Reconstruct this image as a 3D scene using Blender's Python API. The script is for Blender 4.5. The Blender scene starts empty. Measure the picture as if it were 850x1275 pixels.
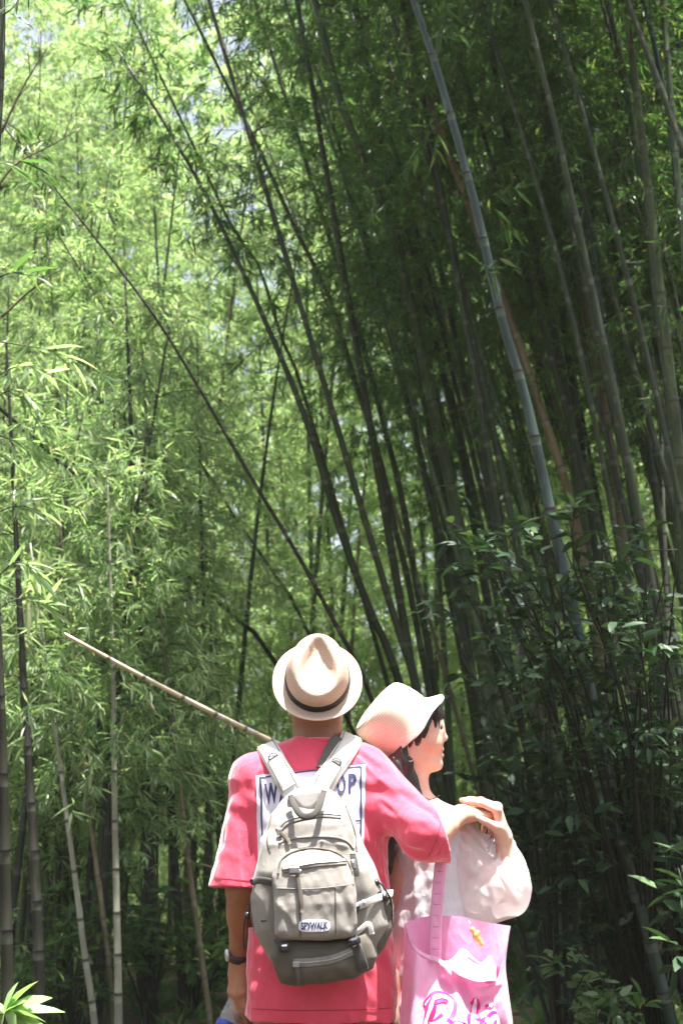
import bpy, math, random
import numpy as np
from mathutils import Vector, Matrix
from mathutils.bvhtree import BVHTree
from mathutils.kdtree import KDTree

scene = bpy.context.scene
COL = scene.collection
rng = np.random.default_rng(11)
random.seed(5)

# ------------------------------------------------------------------ camera
PW, PH, FPX, HZ = 850.0, 1275.0, 1600.0, 1000.0
CAMZ = 1.35
TH = math.atan((HZ - PH / 2) / FPX)
CAM = np.array([0.0, 0.0, CAMZ])
FW = np.array([0.0, math.cos(TH), math.sin(TH)])
UPV = np.array([0.0, -math.sin(TH), math.cos(TH)])
RT = np.array([1.0, 0.0, 0.0])
Y0 = 3.4
HAZE = 0.0006

def at(px, py, Y):
    d = FW + UPV * ((PH / 2 - py) / FPX) + RT * ((px - PW / 2) / FPX)
    return CAM + d * (Y / d[1])

def P(px, py, dy=0.0):
    return at(px, py, Y0 + dy)

def R(p, Y=Y0):
    return p * Y * math.cos(TH) / FPX

cam_d = bpy.data.cameras.new('camera')
cam_d.sensor_fit = 'VERTICAL'
cam_d.sensor_height = 36.0
cam_d.lens = FPX / PH * 36.0
cam_d.clip_start = 0.05
cam_d.clip_end = 500.0
cam_d.dof.use_dof = True
cam_d.dof.focus_distance = 3.4
cam_d.dof.aperture_fstop = 5.6
cam_o = bpy.data.objects.new('camera', cam_d)
COL.objects.link(cam_o)
cam_o.location = CAM
cam_o.rotation_euler = (math.pi / 2 + TH, 0, 0)
scene.camera = cam_o

# ------------------------------------------------------------------ light
SUN = np.array([0.12, -0.09, 0.98]); SUN /= np.linalg.norm(SUN)

def unit(v):
    v = np.asarray(v, float)
    return v / (np.linalg.norm(v) + 1e-12)

# ------------------------------------------------------------------ objects
def empty(name, loc, label=None, cat=None, group=None, kind=None):
    o = bpy.data.objects.new(name, None)
    o.empty_display_size = 0.1
    COL.objects.link(o)
    o.location = [float(x) for x in loc]
    tag(o, label, cat, group, kind)
    return o

def tag(o, label=None, cat=None, group=None, kind=None):
    if label: o['label'] = label
    if cat: o['category'] = cat
    if group: o['group'] = group
    if kind: o['kind'] = kind
    return o

def mesh_np(name, V, F, mats, midx=None, smooth=True, col=None):
    """V (n,3), F list of arrays (k,3) / (k,4) -> mesh"""
    V = np.asarray(V, np.float32)
    if isinstance(F, np.ndarray): F = [F]
    F = [np.asarray(f, np.int32) for f in F if len(f)]
    me = bpy.data.meshes.new(name)
    me.vertices.add(len(V))
    me.vertices.foreach_set('co', V.ravel())
    loops = np.concatenate([f.ravel() for f in F])
    sizes = np.concatenate([np.full(len(f), f.shape[1], np.int32) for f in F])
    starts = np.concatenate([[0], np.cumsum(sizes)[:-1]]).astype(np.int32)
    me.loops.add(len(loops))
    me.loops.foreach_set('vertex_index', loops)
    me.polygons.add(len(sizes))
    me.polygons.foreach_set('loop_start', starts)
    if not isinstance(mats, (list, tuple)): mats = [mats]
    for m in mats: me.materials.append(m)
    if midx is not None:
        me.polygons.foreach_set('material_index', np.asarray(midx, np.int32))
    me.polygons.foreach_set('use_smooth', np.full(len(sizes), smooth))
    me.update(calc_edges=True)
    if col is not None:
        a = me.color_attributes.new('Col', 'FLOAT_COLOR', 'POINT')
        c = np.ones((len(V), 4), np.float32); c[:, :3] = col
        a.data.foreach_set('color', c.ravel())
    return me

def obj(name, me, parent=None):
    """geometry is written in world space; child of an unrotated empty -> subtract its location"""
    o = bpy.data.objects.new(name, me)
    COL.objects.link(o)
    if parent is not None:
        o.parent = parent
        base = world_loc(parent)
        o.matrix_parent_inverse = Matrix.Identity(4)
        o.location = -base
    return o

def world_loc(o):
    v = Vector((0, 0, 0))
    while o is not None:
        v = v + o.location
        o = o.parent
    return v

# ------------------------------------------------------------------ SDF grid
def grow(a, n): return a

class Grid:
    def __init__(s, lo, hi, h):
        s.h = h
        s.lo = np.asarray(lo, np.float32)
        s.n = np.ceil((np.asarray(hi) - s.lo) / h).astype(int) + 1
        s.d = np.full(s.n, 0.3, np.float32)
        s.ax = [s.lo[i] + h * np.arange(s.n[i], dtype=np.float32) for i in range(3)]

    def win(s, lo, hi):
        i0 = np.clip(np.floor((np.asarray(lo) - s.lo) / s.h).astype(int), 0, s.n)
        i1 = np.clip(np.ceil((np.asarray(hi) - s.lo) / s.h).astype(int) + 1, 0, s.n)
        if np.any(i1 <= i0): return None, None
        sl = tuple(slice(a, b) for a, b in zip(i0, i1))
        X = s.ax[0][sl[0]][:, None, None]; Y = s.ax[1][sl[1]][None, :, None]; Z = s.ax[2][sl[2]][None, None, :]
        return sl, (X, Y, Z)

    def put(s, sl, v, op, k):
        a = s.d[sl]
        if op == 'u':
            if k > 0:
                hh = np.maximum(k - np.abs(a - v), 0) / k
                s.d[sl] = np.minimum(a, v) - hh * hh * k * 0.25
            else: s.d[sl] = np.minimum(a, v)
        elif op == 's':
            v = -v
            if k > 0:
                hh = np.maximum(k - np.abs(a - v), 0) / k
                s.d[sl] = np.maximum(a, v) + hh * hh * k * 0.25
            else: s.d[sl] = np.maximum(a, v)

    def cone(s, a, b, ra, rb, k=0.01, op='u', sx=None):
        a = np.asarray(a, np.float32); b = np.asarray(b, np.float32)
        m = max(ra, rb) + 2 * k + 4 * s.h + 0.03
        sl, c = s.win(np.minimum(a, b) - m, np.maximum(a, b) + m)
        if sl is None: return s
        s.put(sl, cone_d(c, a, b, ra, rb), op, k)
        return s

    def ell(s, c, r, A=None, k=0.01, op='u'):
        """A: 3 rows = local axes"""
        c = np.asarray(c, np.float32); r = np.asarray(r, np.float32)
        m = r.max() + 2 * k + 4 * s.h + 0.03
        sl, w = s.win(c - m, c + m)
        if sl is None: return s
        q = loc(w, c, A)
        k0 = np.sqrt(sum((q[i] / r[i]) ** 2 for i in range(3)))
        k1 = np.sqrt(sum((q[i] / r[i] ** 2) ** 2 for i in range(3))) + 1e-6
        s.put(sl, k0 * (k0 - 1) / k1, op, k)
        return s

    def box(s, c, hf, A=None, rd=0.01, k=0.005, op='u', taper=0.0):
        c = np.asarray(c, np.float32); hf = np.asarray(hf, np.float32)
        m = np.linalg.norm(hf) + 2 * k + 4 * s.h + 0.03
        sl, w = s.win(c - m, c + m)
        if sl is None: return s
        q = loc(w, c, A)
        if taper: q[0] = q[0] / (1 - taper * np.clip(q[2] / hf[2], -1, 1))
        e = [np.abs(q[i]) - hf[i] + rd for i in range(3)]
        out = np.sqrt(sum(np.maximum(x, 0) ** 2 for x in e))
        ins = np.minimum(np.maximum(np.maximum(e[0], e[1]), e[2]), 0)
        s.put(sl, out + ins - rd, op, k)
        return s

    def cutplane(s, p, n, lo=None, hi=None, k=0.0):
        """remove what lies on the +n side of p (inside a window)"""
        if lo is None: lo, hi = s.lo, s.lo + s.h * s.n
        sl, c = s.win(lo, hi)
        v = (c[0] - p[0]) * n[0] + (c[1] - p[1]) * n[1] + (c[2] - p[2]) * n[2]
        a = s.d[sl]
        s.d[sl] = np.maximum(a, v)
        return s

    def disp(s, f, lo=None, hi=None):
        if lo is None: lo, hi = s.lo, s.lo + s.h * s.n
        sl, c = s.win(lo, hi)
        a = s.d[sl]
        near = np.abs(a) < 0.05
        v = f(*[np.broadcast_to(x, a.shape)[near] for x in c])
        a[near] += v.astype(np.float32)
        s.d[sl] = a
        return s

    def mesh(s, smooth=1):
        d = s.d
        d[0], d[-1] = 0.1, 0.1; d[:, 0], d[:, -1] = 0.1, 0.1; d[:, :, 0], d[:, :, -1] = 0.1, 0.1
        sg = d < 0
        n = np.array(d.shape)
        cnt = np.zeros(n - 1, np.int8)
        offs = [(i, j, k) for i in (0, 1) for j in (0, 1) for k in (0, 1)]
        for o in offs:
            cnt += sg[o[0]:n[0] - 1 + o[0], o[1]:n[1] - 1 + o[1], o[2]:n[2] - 1 + o[2]]
        act = np.argwhere((cnt > 0) & (cnt < 8))
        ids = np.full(n - 1, -1, np.int32)
        ids[act[:, 0], act[:, 1], act[:, 2]] = np.arange(len(act))
        cv = np.stack([d[act[:, 0] + o[0], act[:, 1] + o[1], act[:, 2] + o[2]] for o in offs], 1)
        acc = np.zeros((len(act), 3), np.float32); w = np.zeros(len(act), np.float32)
        for a in range(8):
            for b in range(a + 1, 8):
                oa, ob = np.array(offs[a]), np.array(offs[b])
                if np.abs(oa - ob).sum() != 1: continue
                da, db = cv[:, a], cv[:, b]
                x = (da < 0) != (db < 0)
                t = np.where(x, da / np.where(x, da - db, 1), 0)
                acc += np.where(x[:, None], oa + t[:, None] * (ob - oa), 0)
                w += x
        V = s.lo + s.h * (act + acc / w[:, None])
        quads = []
        for ax in range(3):
            u, v = (ax + 1) % 3, (ax + 2) % 3
            s0 = [slice(None)] * 3; s1 = [slice(None)] * 3
            s0[ax] = slice(0, n[ax] - 1); s1[ax] = slice(1, n[ax])
            for q in (u, v): s0[q] = slice(1, n[q] - 1); s1[q] = slice(1, n[q] - 1)
            A, B = sg[tuple(s0)], sg[tuple(s1)]
            e = np.argwhere(A != B)
            if not len(e): continue
            fl = A[e[:, 0], e[:, 1], e[:, 2]]
            e = e.copy(); e[:, u] += 1; e[:, v] += 1
            def cell(du, dv):
                c = e.copy(); c[:, u] += du; c[:, v] += dv
                return ids[c[:, 0], c[:, 1], c[:, 2]]
            q = np.stack([cell(-1, -1), cell(0, -1), cell(0, 0), cell(-1, 0)], 1)
            q[~fl] = q[~fl][:, ::-1]
            quads.append(q)
        Q = np.concatenate(quads)
        for _ in range(smooth):
            acc = np.zeros_like(V); cn = np.zeros(len(V), np.float32)
            for a, b in ((0, 1), (1, 2), (2, 3), (3, 0)):
                for x, y in ((a, b), (b, a)):
                    for c in range(3):
                        acc[:, c] += np.bincount(Q[:, x], V[Q[:, y], c], len(V))
                    cn += np.bincount(Q[:, x], minlength=len(V))
            V = 0.5 * V + 0.5 * acc / np.maximum(cn, 1)[:, None]
        return V, Q

def loc(w, c, A):
    q = [w[i] - c[i] for i in range(3)]
    if A is None: return q
    A = np.asarray(A, np.float32)
    return [q[0] * A[i, 0] + q[1] * A[i, 1] + q[2] * A[i, 2] for i in range(3)]

def cone_d(c, a, b, ra, rb):
    ba = b - a
    L = float(ba @ ba) + 1e-9
    q = [c[i] - a[i] for i in range(3)]
    t = np.clip((q[0] * ba[0] + q[1] * ba[1] + q[2] * ba[2]) / L, 0, 1)
    d = np.sqrt(sum((q[i] - t * ba[i]) ** 2 for i in range(3)))
    return d - (ra + (rb - ra) * t)

def wob(seed, amp, freq, n=5, stretch=(1, 1, 1)):
    r = np.random.default_rng(seed)
    K = r.normal(size=(n, 3)) * freq * np.array(stretch); ph = r.uniform(0, 6.28, n); A = r.uniform(.5, 1, n)
    A = A / A.sum() * amp * 1.6
    K2 = r.normal(size=(n, 3)) * freq * 0.6; p2 = r.uniform(0, 6.28, n)
    def f(x, y, z):
        o = 0
        for i in range(n):
            wv = 0.9 * np.sin(K2[i, 0] * x + K2[i, 1] * y + K2[i, 2] * z + p2[i])
            o = o + A[i] * np.sin(K[i, 0] * x + K[i, 1] * y + K[i, 2] * z + ph[i] + wv)
        return o
    return f

def crease(a, b, r, depth):
    """groove (depth>0) or ridge (depth<0) along a segment"""
    a = np.asarray(a); b = np.asarray(b)
    def f(x, y, z):
        d = cone_d((x, y, z), a, b, 0, 0)
        return depth * np.exp(-(d / r) ** 2)
    return f

# ------------------------------------------------------------------ curves
def catmull(pts, n):
    pts = np.asarray(pts, float)
    if len(pts) == 2:
        t = np.linspace(0, 1, n)[:, None]
        return pts[0] * (1 - t) + pts[1] * t
    p = np.vstack([2 * pts[0] - pts[1], pts, 2 * pts[-1] - pts[-2]])
    L = np.linalg.norm(np.diff(pts, axis=0), axis=1); c = np.concatenate([[0], np.cumsum(L)])
    out = []
    for s in np.linspace(0, c[-1], n):
        i = min(max(np.searchsorted(c, s, 'right') - 1, 0), len(pts) - 2)
        t = (s - c[i]) / L[i]
        a, b, d, e = p[i], p[i + 1], p[i + 2], p[i + 3]
        out.append(0.5 * (2 * b + (d - a) * t + (2 * a - 5 * b + 4 * d - e) * t * t + (3 * b - a - 3 * d + e) * t ** 3))
    return np.array(out)

def frames(C):
    T = np.gradient(C, axis=0); T /= np.linalg.norm(T, axis=1)[:, None] + 1e-9
    N = np.zeros_like(T)
    ref = np.array([1, 0, 0]) if abs(T[0, 0]) < .8 else np.array([0, 1, 0])
    n = ref - T[0] * (ref @ T[0]); N[0] = n / np.linalg.norm(n)
    for i in range(1, len(T)):
        n = N[i - 1] - T[i] * (N[i - 1] @ T[i]); N[i] = n / (np.linalg.norm(n) + 1e-9)
    return T, N, np.cross(T, N)

def tube(C, rad, seg=8, caps=True):
    C = np.asarray(C, float); n = len(C)
    rad = np.broadcast_to(np.asarray(rad, float), (n,))
    T, N, B = frames(C)
    a = np.linspace(0, 2 * math.pi, seg, endpoint=False)
    V = (C[:, None] + rad[:, None, None] * (np.cos(a)[None, :, None] * N[:, None] + np.sin(a)[None, :, None] * B[:, None])).reshape(-1, 3)
    i = np.arange(n - 1)[:, None] * seg; j = np.arange(seg)[None]
    j2 = (j + 1) % seg
    Q = np.stack([i + j, i + j2, i + seg + j2, i + seg + j], -1).reshape(-1, 4)
    F = [Q]
    if caps:
        V = np.vstack([V, C[0], C[-1]])
        c0 = len(V) - 2
        jj = np.arange(seg)
        F.append(np.stack([(jj + 1) % seg, jj, np.full(seg, c0)], 1))
        o = (n - 1) * seg
        F.append(np.stack([o + jj, o + (jj + 1) % seg, np.full(seg, c0 + 1)], 1))
    return V, F

def merge(parts):
    VV, FF, off = [], {3: [], 4: []}, 0
    for V, F in parts:
        if isinstance(F, np.ndarray): F = [F]
        VV.append(V)
        for f in F:
            if len(f): FF[f.shape[1]].append(f + off)
        off += len(V)
    return np.vstack(VV), [np.concatenate(x) for x in (FF[3], FF[4]) if x]

def ribbon(C, Wd, Nn, w, th):
    """strip swept along C: Wd width dirs, Nn outward normals, w widths (full), th thickness; rounded edge profile"""
    C = np.asarray(C, float); n = len(C)
    Wd = np.asarray(Wd, float); Nn = np.asarray(Nn, float)
    w = np.broadcast_to(np.asarray(w, float), (n,))
    prof = [(-.5, 0), (-.5, .6), (-.42, 1), (-.2, 1.12), (.2, 1.12), (.42, 1), (.5, .6), (.5, 0)]
    m = len(prof)
    V = np.concatenate([(C + Wd * (w * u)[:, None] + Nn * (th * v))[:, None] for u, v in prof], 1).reshape(-1, 3)
    i = np.arange(n - 1)[:, None] * m; j = np.arange(m)[None]; j2 = (j + 1) % m
    Q = np.stack([i + j, i + j2, i + m + j2, i + m + j], -1).reshape(-1, 4)
    caps = np.array([[0, 7, 6, 1], [1, 6, 5, 2], [2, 5, 4, 3]])
    o = (n - 1) * m
    return V, [np.vstack([Q, caps[:, ::-1] , caps + o])]

def boxm(c, hf, A=None, bev=0.25):
    """small bevelled box"""
    hf = np.asarray(hf, float); b = bev * hf.min()
    pts = []; 
    A = np.eye(3) if A is None else np.asarray(A, float)
    prof = []
    for z, ins in ((-1, b), (-1 + b / hf[2], 0), (1 - b / hf[2], 0), (1, b)):
        x, y = hf[0] - ins, hf[1] - ins
        cb = min(b, x, y)
        ring = [(-x + cb, -y), (x - cb, -y), (x, -y + cb), (x, y - cb), (x - cb, y), (-x + cb, y), (-x, y - cb), (-x, -y + cb)]
        for q in ring: pts.append((q[0], q[1], z * hf[2]))
    V = np.asarray(pts) @ A + np.asarray(c)
    Q = []
    for r in range(3):
        for j in range(8):
            Q.append((r * 8 + j, r * 8 + (j + 1) % 8, r * 8 + 8 + (j + 1) % 8, r * 8 + 8 + j))
    Q += [(0, 7, 6, 1), (1, 6, 3, 2), (3, 6, 5, 4)]
    Q[-3:] = [(1, 0, 7, 6), (2, 1, 6, 3), (3, 6, 5, 4)]
    o = 24
    Q += [(o + 0, o + 1, o + 6, o + 7), (o + 1, o + 2, o + 3, o + 6), (o + 3, o + 4, o + 5, o + 6)]
    return V, [np.array(Q)]

def bvh_of(V, F):
    tris = []
    return BVHTree.FromPolygons([tuple(v) for v in V], [tuple(int(i) for i in f) for ff in (F if isinstance(F, list) else [F]) for f in ff])
# ------------------------------------------------------------------ materials
def mat(name):
    m = bpy.data.materials.new(name); m.use_nodes = True
    nt = m.node_tree
    b = nt.nodes['Principled BSDF']
    return m, nt, b, nt.nodes['Material Output']

def node(nt, t, **kw):
    n = nt.nodes.new(t)
    for k, v in kw.items():
        if k.startswith('i_'):
            n.inputs[k[2:].replace('_', ' ')].default_value = v
        else: setattr(n, k, v)
    return n

def ramp(nt, fac, stops):
    r = nt.nodes.new('ShaderNodeValToRGB')
    el = r.color_ramp.elements
    while len(el) < len(stops): el.new(0.5)
    for e, (p, c) in zip(el, stops):
        e.position = p; e.color = (*c, 1)
    nt.links.new(fac, r.inputs['Fac'])
    return r.outputs['Color']

def noise(nt, scale, detail=4, rough=.55, coord='Object', vec_scale=None):
    tc = nt.nodes.new('ShaderNodeTexCoord')
    n = node(nt, 'ShaderNodeTexNoise')
    n.inputs['Scale'].default_value = scale; n.inputs['Detail'].default_value = detail; n.inputs['Roughness'].default_value = rough
    src = tc.outputs[coord]
    if vec_scale:
        mp = nt.nodes.new('ShaderNodeMapping'); mp.inputs['Scale'].default_value = vec_scale
        nt.links.new(src, mp.inputs['Vector']); src = mp.outputs['Vector']
    nt.links.new(src, n.inputs['Vector'])
    return n.outputs['Fac']

def bump(nt, b, h, strength, dist):
    bp = nt.nodes.new('ShaderNodeBump')
    bp.inputs['Strength'].default_value = strength; bp.inputs['Distance'].default_value = dist
    nt.links.new(h, bp.inputs['Height'])
    nt.links.new(bp.outputs['Normal'], b.inputs['Normal'])

def mixc(nt, a, b_, f, mode='MIX'):
    m = nt.nodes.new('ShaderNodeMix'); m.data_type = 'RGBA'; m.blend_type = mode
    for sock, v in ((m.inputs['A'], a), (m.inputs['B'], b_)):
        pass
    ia, ib, ifc = m.inputs[6], m.inputs[7], m.inputs[0]
    for s, v in ((ia, a), (ib, b_)):
        if isinstance(v, tuple): s.default_value = (*v, 1)
        else: nt.links.new(v, s)
    if isinstance(f, float): ifc.default_value = f
    else: nt.links.new(f, ifc)
    return m.outputs[2]

def leaf_mat(name, cols, trans=0.45, tcol=None, rough=0.4, spec=0.5):
    m, nt, b, out = mat(name)
    g = nt.nodes.new('ShaderNodeNewGeometry')
    c = ramp(nt, g.outputs['Random Per Island'], cols)
    oi = nt.nodes.new('ShaderNodeObjectInfo')
    hsv = nt.nodes.new('ShaderNodeHueSaturation')
    mr = nt.nodes.new('ShaderNodeMapRange'); mr.inputs['To Min'].default_value = .8; mr.inputs['To Max'].default_value = 1.2
    nt.links.new(oi.outputs['Random'], mr.inputs['Value'])
    nt.links.new(mr.outputs['Result'], hsv.inputs['Value'])
    nt.links.new(c, hsv.inputs['Color'])
    c = hsv.outputs['Color']
    nt.links.new(c, b.inputs['Base Color'])
    b.inputs['Roughness'].default_value = rough
    b.inputs['Specular IOR Level'].default_value = spec
    t = nt.nodes.new('ShaderNodeBsdfTranslucent')
    tc = mixc(nt, c, tcol or (1.25, 1.4, .8), 1.0, 'MULTIPLY')
    nt.links.new(tc, t.inputs['Color'])
    mx = nt.nodes.new('ShaderNodeMixShader'); mx.inputs[0].default_value = trans
    nt.links.new(b.outputs[0], mx.inputs[1]); nt.links.new(t.outputs[0], mx.inputs[2])
    nt.links.new(mx.outputs[0], out.inputs['Surface'])
    return m

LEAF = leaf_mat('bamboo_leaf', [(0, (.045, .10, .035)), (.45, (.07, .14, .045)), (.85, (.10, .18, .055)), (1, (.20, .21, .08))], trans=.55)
LEAF_SUN = leaf_mat('bamboo_leaf_sunlit', [(0, (.135, .225, .105)), (.5, (.22, .33, .17)), (.9, (.33, .42, .25)), (1, (.44, .42, .27))], trans=.58, tcol=(1.5, 1.55, .95))  # lit copy of the bamboo leaf: sunlight put into a lighter colour
LEAF_C = leaf_mat('far_leaf_sunlit', [(0, (.19, .30, .16)), (.5, (.28, .40, .22)), (1, (.42, .47, .30))], trans=.58, tcol=(1.5, 1.55, .95))  # paler again: sun and haze on far foliage put into the colour
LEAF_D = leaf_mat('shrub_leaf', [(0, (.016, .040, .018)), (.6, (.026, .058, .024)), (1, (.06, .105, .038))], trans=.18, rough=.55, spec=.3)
LEAF_W = leaf_mat('sapling_leaf', [(0, (.22, .36, .14)), (1, (.32, .46, .20))], trans=.35, rough=.35)
LITTER = leaf_mat('litter_leaf', [(0, (.12, .085, .045)), (.6, (.20, .15, .08)), (1, (.32, .25, .14))], trans=.1, rough=.7)

def culm_mat(name, base, dark, ring, bloom=0.0, rough=.38, stain=.5):
    m, nt, b, out = mat(name)
    n1 = noise(nt, 3.0, 5, .6, vec_scale=(4, 4, .6))
    n2 = noise(nt, 40.0, 3, .6, vec_scale=(1, 1, .12))
    c = ramp(nt, n1, [(.30, dark), (.55, base), (.8, tuple(min(1, x * 1.25) for x in base))])
    c2 = ramp(nt, n2, [(.35, (.62, .6, .55)), (.6, (1, 1, 1))])
    c = mixc(nt, c, c2, stain, 'MULTIPLY')
    n4 = noise(nt, 5.0, 6, .7, vec_scale=(1.6, 1.6, .5))
    scar = ramp(nt, n4, [(.60, (0, 0, 0)), (.68, (1, 1, 1))])
    c = mixc(nt, c, tuple(min(.4, x * 2.2 + .02) for x in base), mixc(nt, (0, 0, 0), (.55, .55, .55), scar))
    oi = nt.nodes.new('ShaderNodeObjectInfo')
    tint = ramp(nt, oi.outputs['Random'], [(0, (.75, .8, .8)), (.5, (1, 1, 1)), (1, (1.2, 1.05, .8))])
    c = mixc(nt, c, tint, .7, 'MULTIPLY')
    nt.links.new(c, b.inputs['Base Color'])
    b.inputs['Roughness'].default_value = rough
    b.inputs['Specular IOR Level'].default_value = .3
    bump(nt, b, n2, .15, .004)
    m2, nt, b, out = mat(name + '_node')
    n = noise(nt, 30, 3)
    nt.links.new(ramp(nt, n, [(.3, ring), (.7, tuple(x * 1.6 for x in ring))]), b.inputs['Base Color'])
    b.inputs['Roughness'].default_value = .6
    m3, nt, b, out = mat(name + '_bloom')
    n = noise(nt, 18, 3)
    pale = tuple(.82 * x + .18 * y for x, y in zip(base, (.30, .36, .26)))
    nt.links.new(ramp(nt, n, [(.35, base), (.65, pale)]), b.inputs['Base Color'])
    b.inputs['Roughness'].default_value = .6
    return [m, m2, m3]

CULM_G = culm_mat('culm_green', (.058, .085, .032), (.032, .048, .02), (.035, .028, .018))
CULM_B = culm_mat('culm_blue_green', (.038, .058, .048), (.022, .035, .029), (.010, .010, .008), rough=.22, stain=.3)
CULM_D = culm_mat('culm_dark', (.030, .042, .015), (.015, .022, .009), (.012, .010, .006), rough=.55)
CULM_K = culm_mat('culm_blackish', (.014, .015, .008), (.008, .009, .005), (.005, .004, .004), rough=.65)
CULM_T = culm_mat('culm_tan', (.13, .105, .06), (.07, .06, .034), (.06, .045, .03))
CULM_P = culm_mat('culm_pale', (.27, .27, .21), (.16, .16, .115), (.04, .035, .025), stain=.35)
CULM_W = culm_mat('culm_dead', (.46, .44, .38), (.30, .28, .23), (.10, .085, .06), stain=.3)

def plain(name, col, rough=.6, spec=.4, var=.15, scale=60, bmp=0.0, bscale=300, sheen=0, coat=0, metal=0, hue=None):
    m, nt, b, out = mat(name)
    n = noise(nt, scale, 4, .6)
    lo = tuple(x * (1 - var) for x in col); hi = tuple(min(1, x * (1 + var)) for x in (hue or col))
    nt.links.new(ramp(nt, n, [(.3, lo), (.7, hi)]), b.inputs['Base Color'])
    b.inputs['Roughness'].default_value = rough; b.inputs['Specular IOR Level'].default_value = spec
    b.inputs['Metallic'].default_value = metal
    if sheen:
        b.inputs['Sheen Weight'].default_value = sheen; b.inputs['Sheen Roughness'].default_value = .5
    if coat: b.inputs['Coat Weight'].default_value = coat
    if bmp:
        n2 = noise(nt, bscale, 3, .6)
        bump(nt, b, n2, bmp, .002)
    return m

def cloth(name, col, var=.08, wrinkle=0,  weave=900, bmp=.35, sheen=.3, trans=0, tcol=None, rough=.85, alpha=None):
    m, nt, b, out = mat(name)
    n = noise(nt, 14, 5, .6)
    lo = tuple(x * (1 - var) for x in col); hi = tuple(min(1, x * (1 + var)) for x in col)
    nt.links.new(ramp(nt, n, [(.3, lo), (.7, hi)]), b.inputs['Base Color'])
    b.inputs['Roughness'].default_value = rough; b.inputs['Specular IOR Level'].default_value = .25
    b.inputs['Sheen Weight'].default_value = sheen; b.inputs['Sheen Roughness'].default_value = .4
    n2 = noise(nt, weave, 2, .5)
    bump(nt, b, n2, bmp, .0015)
    if wrinkle:
        # crumple: ridges of a warped noise at two sizes
        hs = []
        for sc, w_ in ((17, 1.0), (42, .45)):
            nn = noise(nt, sc, 2, .5, vec_scale=(1, 1, .42))
            m1 = node(nt, 'ShaderNodeMath', operation='SUBTRACT'); nt.links.new(nn, m1.inputs[0]); m1.inputs[1].default_value = .5
            m2 = node(nt, 'ShaderNodeMath', operation='ABSOLUTE'); nt.links.new(m1.outputs[0], m2.inputs[0])
            m3 = node(nt, 'ShaderNodeMath', operation='MULTIPLY'); nt.links.new(m2.outputs[0], m3.inputs[0]); m3.inputs[1].default_value = -w_
            hs.append(m3.outputs[0])
        ad = node(nt, 'ShaderNodeMath', operation='ADD'); nt.links.new(hs[0], ad.inputs[0]); nt.links.new(hs[1], ad.inputs[1])
        old = b.inputs['Normal'].links[0].from_node
        bp = nt.nodes.new('ShaderNodeBump'); bp.inputs['Strength'].default_value = wrinkle; bp.inputs['Distance'].default_value = .02
        nt.links.new(ad.outputs[0], bp.inputs['Height']); nt.links.new(bp.outputs['Normal'], old.inputs['Normal'])
    last = b.outputs[0]
    if trans:
        t = nt.nodes.new('ShaderNodeBsdfTranslucent'); t.inputs['Color'].default_value = (*(tcol or col), 1)
        mx = nt.nodes.new('ShaderNodeMixShader'); mx.inputs[0].default_value = trans
        nt.links.new(last, mx.inputs[1]); nt.links.new(t.outputs[0], mx.inputs[2]); last = mx.outputs[0]
    if alpha:
        t = nt.nodes.new('ShaderNodeBsdfTransparent')
        mx = nt.nodes.new('ShaderNodeMixShader'); mx.inputs[0].default_value = alpha
        nt.links.new(last, mx.inputs[1]); nt.links.new(t.outputs[0], mx.inputs[2]); last = mx.outputs[0]
    nt.links.new(last, out.inputs['Surface'])
    return m

def skin_mat(name):
    m, nt, b, out = mat(name)
    a = nt.nodes.new('ShaderNodeVertexColor'); a.layer_name = 'Col'
    n = noise(nt, 25, 5, .6)
    v = ramp(nt, n, [(.3, (.9, .86, .84)), (.7, (1.05, 1.03, 1.02))])
    nt.links.new(mixc(nt, a.outputs['Color'], v, 1.0, 'MULTIPLY'), b.inputs['Base Color'])
    b.inputs['Roughness'].default_value = .5; b.inputs['Specular IOR Level'].default_value = .35
    b.inputs['Subsurface Weight'].default_value = .12
    b.inputs['Subsurface Radius'].default_value = (.012, .005, .003); b.inputs['Subsurface Scale'].default_value = 1.0
    n2 = noise(nt, 500, 2, .5)
    bump(nt, b, n2, .12, .001)
    return m

SKIN = skin_mat('skin')
SHIRT = cloth('red_cotton', (.65, .068, .118), wrinkle=.45, sheen=.85, var=.06)
PRINT = cloth('print_white', (.62, .60, .70), sheen=0, bmp=.1)
INK = plain('navy_ink', (.03, .03, .09), .7)
def camo_mat():
    m, nt, b, out = mat('camo_cloth')
    n = noise(nt, 22, 3, .5)
    r = nt.nodes.new('ShaderNodeValToRGB'); r.color_ramp.interpolation = 'CONSTANT'
    for e, (p, c) in zip([r.color_ramp.elements[0], r.color_ramp.elements[1], r.color_ramp.elements.new(.55), r.color_ramp.elements.new(.62)],
                         ((0, (.035, .03, .02)), (.45, (.11, .075, .045)), (.53, (.06, .06, .03)), (.60, (.16, .12, .08)))):
        e.position = p; e.color = (*c, 1)
    nt.links.new(n, r.inputs[0]); nt.links.new(r.outputs[0], b.inputs['Base Color'])
    b.inputs['Roughness'].default_value = .9
    return m
CAMO = camo_mat()
SHOE = plain('shoe', (.08, .08, .08), .7)
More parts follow.
